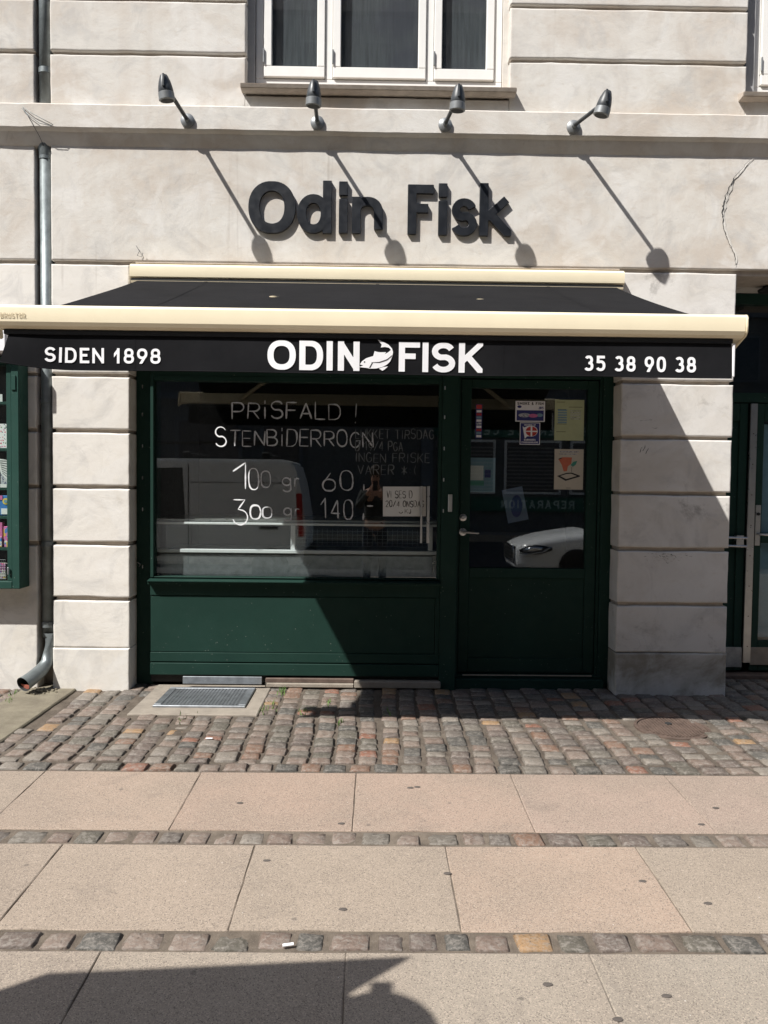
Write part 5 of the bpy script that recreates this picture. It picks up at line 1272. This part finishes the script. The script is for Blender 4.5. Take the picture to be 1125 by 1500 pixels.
m = MB(); m.box(CX-.020, CX+.10, CY-.50, CY+.50, RZ+.36, RZ+.66, .03); gl_ = m.build('grille', 'black', car)
for j in range(4): MB().box(CX-.035, CX+.06, CY-.48, CY+.51, RZ+.39+j*.068, RZ+.408+j*.068).build('slat', 'chrome', gl_)
MB().tube([(CX-.01, CY-.53, RZ+.35), (CX-.02, CY-.50, RZ+.67), (CX-.02, CY+.50, RZ+.67), (CX-.01, CY+.53, RZ+.35)], .016, 6).build('grille_trim', 'chrome', gl_, smooth=True)
for s_ in (-1, 1):
    m = MB(); m.lathe([(.02, -.30), (.085, -.14), (.095, .05), (.03, .30)], (CX+.34, CY+s_*.815, RZ+.63), (.95, s_*.30, .10), 14)
    for v in m.bm.verts: v.co.z = RZ+.63+(v.co.z-RZ-.63)*.95
    h_ = m.build('headlight', 'car_glass', car, smooth=True); MB().tube([(CX+.06, CY+s_*.745, RZ+.56), (CX+.2, CY+s_*.845, RZ+.545), (CX+.45, CY+s_*.93, RZ+.60), (CX+.60, CY+s_*.945, RZ+.70)], .012, 6).build('trim', 'chrome', h_, smooth=True); MB().lathe([(.04, -.20), (.062, .0), (.04, .15)], (CX+.30, CY+s_*.85, RZ+.64), (.95, s_*.30, .10), 10).build('reflector', 'chrome', h_, smooth=True)
    for xx in (CX+1.08, CX+3.75): wheel(xx, CY+s_*.86, RZ+.33, .33, car, 1)

# the photographer, mirrored in the shop window
def skin(name, pts, edges, radii, mat, parent, sub=1):
    me = bpy.data.meshes.new(name); me.from_pydata(pts, edges, []); ob = bpy.data.objects.new(name, me); COL.objects.link(ob)
    mo = ob.modifiers.new('skin', 'SKIN'); mo.use_smooth_shade = True
    for i_, r_ in enumerate(radii):
        me.skin_vertices[0].data[i_].radius = r_ if isinstance(r_, tuple) else (r_, r_)
    me.skin_vertices[0].data[0].use_root = True
    if sub: ob.modifiers.new('sub', 'SUBSURF').levels = sub; ob.modifiers['sub'].render_levels = sub
    dg = bpy.context.evaluated_depsgraph_get(); ev = ob.evaluated_get(dg); m2 = bpy.data.meshes.new_from_object(ev)
    bpy.data.objects.remove(ob); m2.name = name; m2.materials.clear()
    for p_ in m2.polygons: p_.use_smooth = True
    return link(name, m2, mat, parent)
M['skin'] = simple('skin', (.48, .27, .19), .5, var=.06); M['jacket'] = simple('dark grey jacket', (.035, .04, .04), .85, var=.2); M['jeans'] = simple('dark trousers', (.02, .024, .04), .85); M['hair'] = simple('brown hair', (.03, .018, .01), .6)
gy = gz(-6); per = empty('person', (0, -6.05, gy), 'person in a dark jacket and trousers holding up a phone with both hands', 'person')
body = skin('body', [(0, -6.06, .78), (0, -6.06, .95), (0, -6.07, 1.14), (0, -6.05, 1.29), (0, -6.03, 1.37), (0, -6.01, 1.43), (0, -5.995, 1.52), (0, -6.0, 1.585),
    (-.10, -6.05, .72), (-.115, -6.03, .34), (-.12, -6.06, gy+.06), (-.13, -5.93, gy+.035), (.10, -6.05, .72), (.115, -6.03, .34), (.12, -6.06, gy+.06), (.13, -5.93, gy+.035),
    (-.19, -6.05, 1.28), (-.255, -5.90, 1.08), (-.075, -5.66, 1.345), (.19, -6.05, 1.28), (.255, -5.90, 1.08), (.075, -5.66, 1.345)],
    [(0, 1), (1, 2), (2, 3), (3, 4), (4, 5), (5, 6), (6, 7), (0, 8), (8, 9), (9, 10), (10, 11), (0, 12), (12, 13), (13, 14), (14, 15), (3, 16), (16, 17), (17, 18), (3, 19), (19, 20), (20, 21)],
    [(.155, .11), (.15, .105), (.165, .115), (.15, .10), .06, .055, (.078, .092), (.07, .08), .085, .058, .045, (.045, .03), .085, .058, .045, (.045, .03), .065, .048, .03, .065, .048, .03], 'skin', per)
skin('jacket', [(0, -6.06, .80), (0, -6.065, .98), (0, -6.07, 1.14), (0, -6.05, 1.29), (0, -6.04, 1.355), (-.19, -6.05, 1.28), (-.257, -5.90, 1.075), (-.11, -5.705, 1.30), (.19, -6.05, 1.28), (.257, -5.90, 1.075), (.11, -5.705, 1.30)],
    [(0, 1), (1, 2), (2, 3), (3, 4), (3, 5), (5, 6), (6, 7), (3, 8), (8, 9), (9, 10)], [(.18, .135), (.175, .13), (.19, .14), (.17, .12), .075, .085, .066, .046, .085, .066, .046], 'jacket', per)
skin('trousers', [(0, -6.06, .84), (-.10, -6.05, .72), (-.115, -6.03, .34), (-.12, -6.06, gy+.09), (.10, -6.05, .72), (.115, -6.03, .34), (.12, -6.06, gy+.09)], [(0, 1), (1, 2), (2, 3), (0, 4), (4, 5), (5, 6)], [(.165, .125), .105, .078, .066, .105, .078, .066], 'jeans', per)
m = MB(); m.lathe([(.02, .115), (.06, .10), (.088, .05), (.094, .0), (.088, -.05), (.07, -.08)], (0, -6.025, 1.60), (0, .25, 1), 18); m.build('hair', 'hair', per, smooth=True)
for s_ in (-1, 1):
    W0 = Vector((s_*.072, -5.655, 1.35)); K = Vector((s_*.056, -5.605, 1.385)); pts = [tuple(W0), tuple(K)]; ed = [(0, 1)]; rd = [.026, (.034, .018)]
    for f_ in range(4):
        b0 = len(pts); z_ = 1.41-f_*.021; pts += [(s_*.062, -5.585, z_), (s_*.052, -5.553+.004*f_, z_+.004), (s_*.030, -5.549, z_+.006)]; ed += [(1, b0), (b0, b0+1), (b0+1, b0+2)]; rd += [.0095, .0088, .0075]
    b0 = len(pts); pts += [(s_*.052, -5.600, 1.40), (s_*.034, -5.590, 1.425), (s_*.018, -5.580, 1.432)]; ed += [(1, b0), (b0, b0+1), (b0+1, b0+2)]; rd += [.012, .010, .009]
    skin('hand', pts, ed, rd, 'skin', per)
    MB().lathe([(.011, -.003), (.012, .003)], (s_*.03, -5.915, 1.545), (0, 1, 0), 10).build('eye', 'black', per)
MB().prism([(-5.91, 1.53), (-5.885, 1.495), (-5.912, 1.488)], 'x', -.012, .012, .002).build('nose', 'skin', per)
MB().box(-.022, .022, -5.912, -5.904, 1.462, 1.470, .002).build('mouth', 'salmon', per)
tag(MB().box(-.037, .037, -5.571, -5.5635, 1.335, 1.482, .003).build('phone', 'black'), 'black phone held upright by the person taking the picture', 'phone')

# made-up board on poles left of the camera, shaped to throw the slab shadow
def up_from(gx, gy, Z):
    k_ = (Z-gz(gy))/1.83; return Vector((gx-1.17*k_, gy-k_, Z))
shl = empty('canvas_shelter', (-2.2, -4.6, -.1), 'narrow flat grey board on thin poles just left of the viewer', 'shelter')
SHP = [(.128, -3.074), (-1.019, -3.166), (-1.14, -3.25), (-1.45, -3.46), (-3.4, -3.46), (-3.4, -3.75), (-.06, -3.75), (-.066, -3.32), (-.071, -3.254)]  # board outline traced back from the wanted ground shadow
Zc = 1.95; m = MB(); A = [m.bm.verts.new(up_from(a, b, Zc)) for a, b in SHP]; B = [m.bm.verts.new(up_from(a, b, Zc)+Vector((0, 0, .02))) for a, b in SHP]
m.bm.faces.new(A); m.bm.faces.new(B[::-1])
for i in range(len(A)): m.bm.faces.new([A[i], B[i], B[(i+1) % len(A)], A[(i+1) % len(A)]])
m.build('canvas', 'canvas', shl)
for i in (4, 5): 
    p0 = up_from(*SHP[i], Zc); c_ = up_from(-.9, -4.3, Zc); p0 = p0+(c_-p0)*.08; MB().tube([(p0.x, p0.y, gz(max(p0.y, KERB))), p0], .012, 8).build('pole', 'lamp', shl, smooth=True)
Lc = up_from(.03, -3.402, 1.94)  # unseen disc and block added to shape the round end of the shadow
MB().lathe([(.168, -.006), (.168, .006)], Lc, n=28).build('corner_disc', 'canvas', shl); MB().box(Lc.x-.022, Lc.x+.040, Lc.y+.14, Lc.y+.212, Lc.z-.007, Lc.z+.007).box(Lc.x-.30, Lc.x-.1, Lc.y-.02, Lc.y+.02, Lc.z-.008, Lc.z+.008).build('bracket', 'lamp', shl)
print('objects', len(bpy.data.objects))
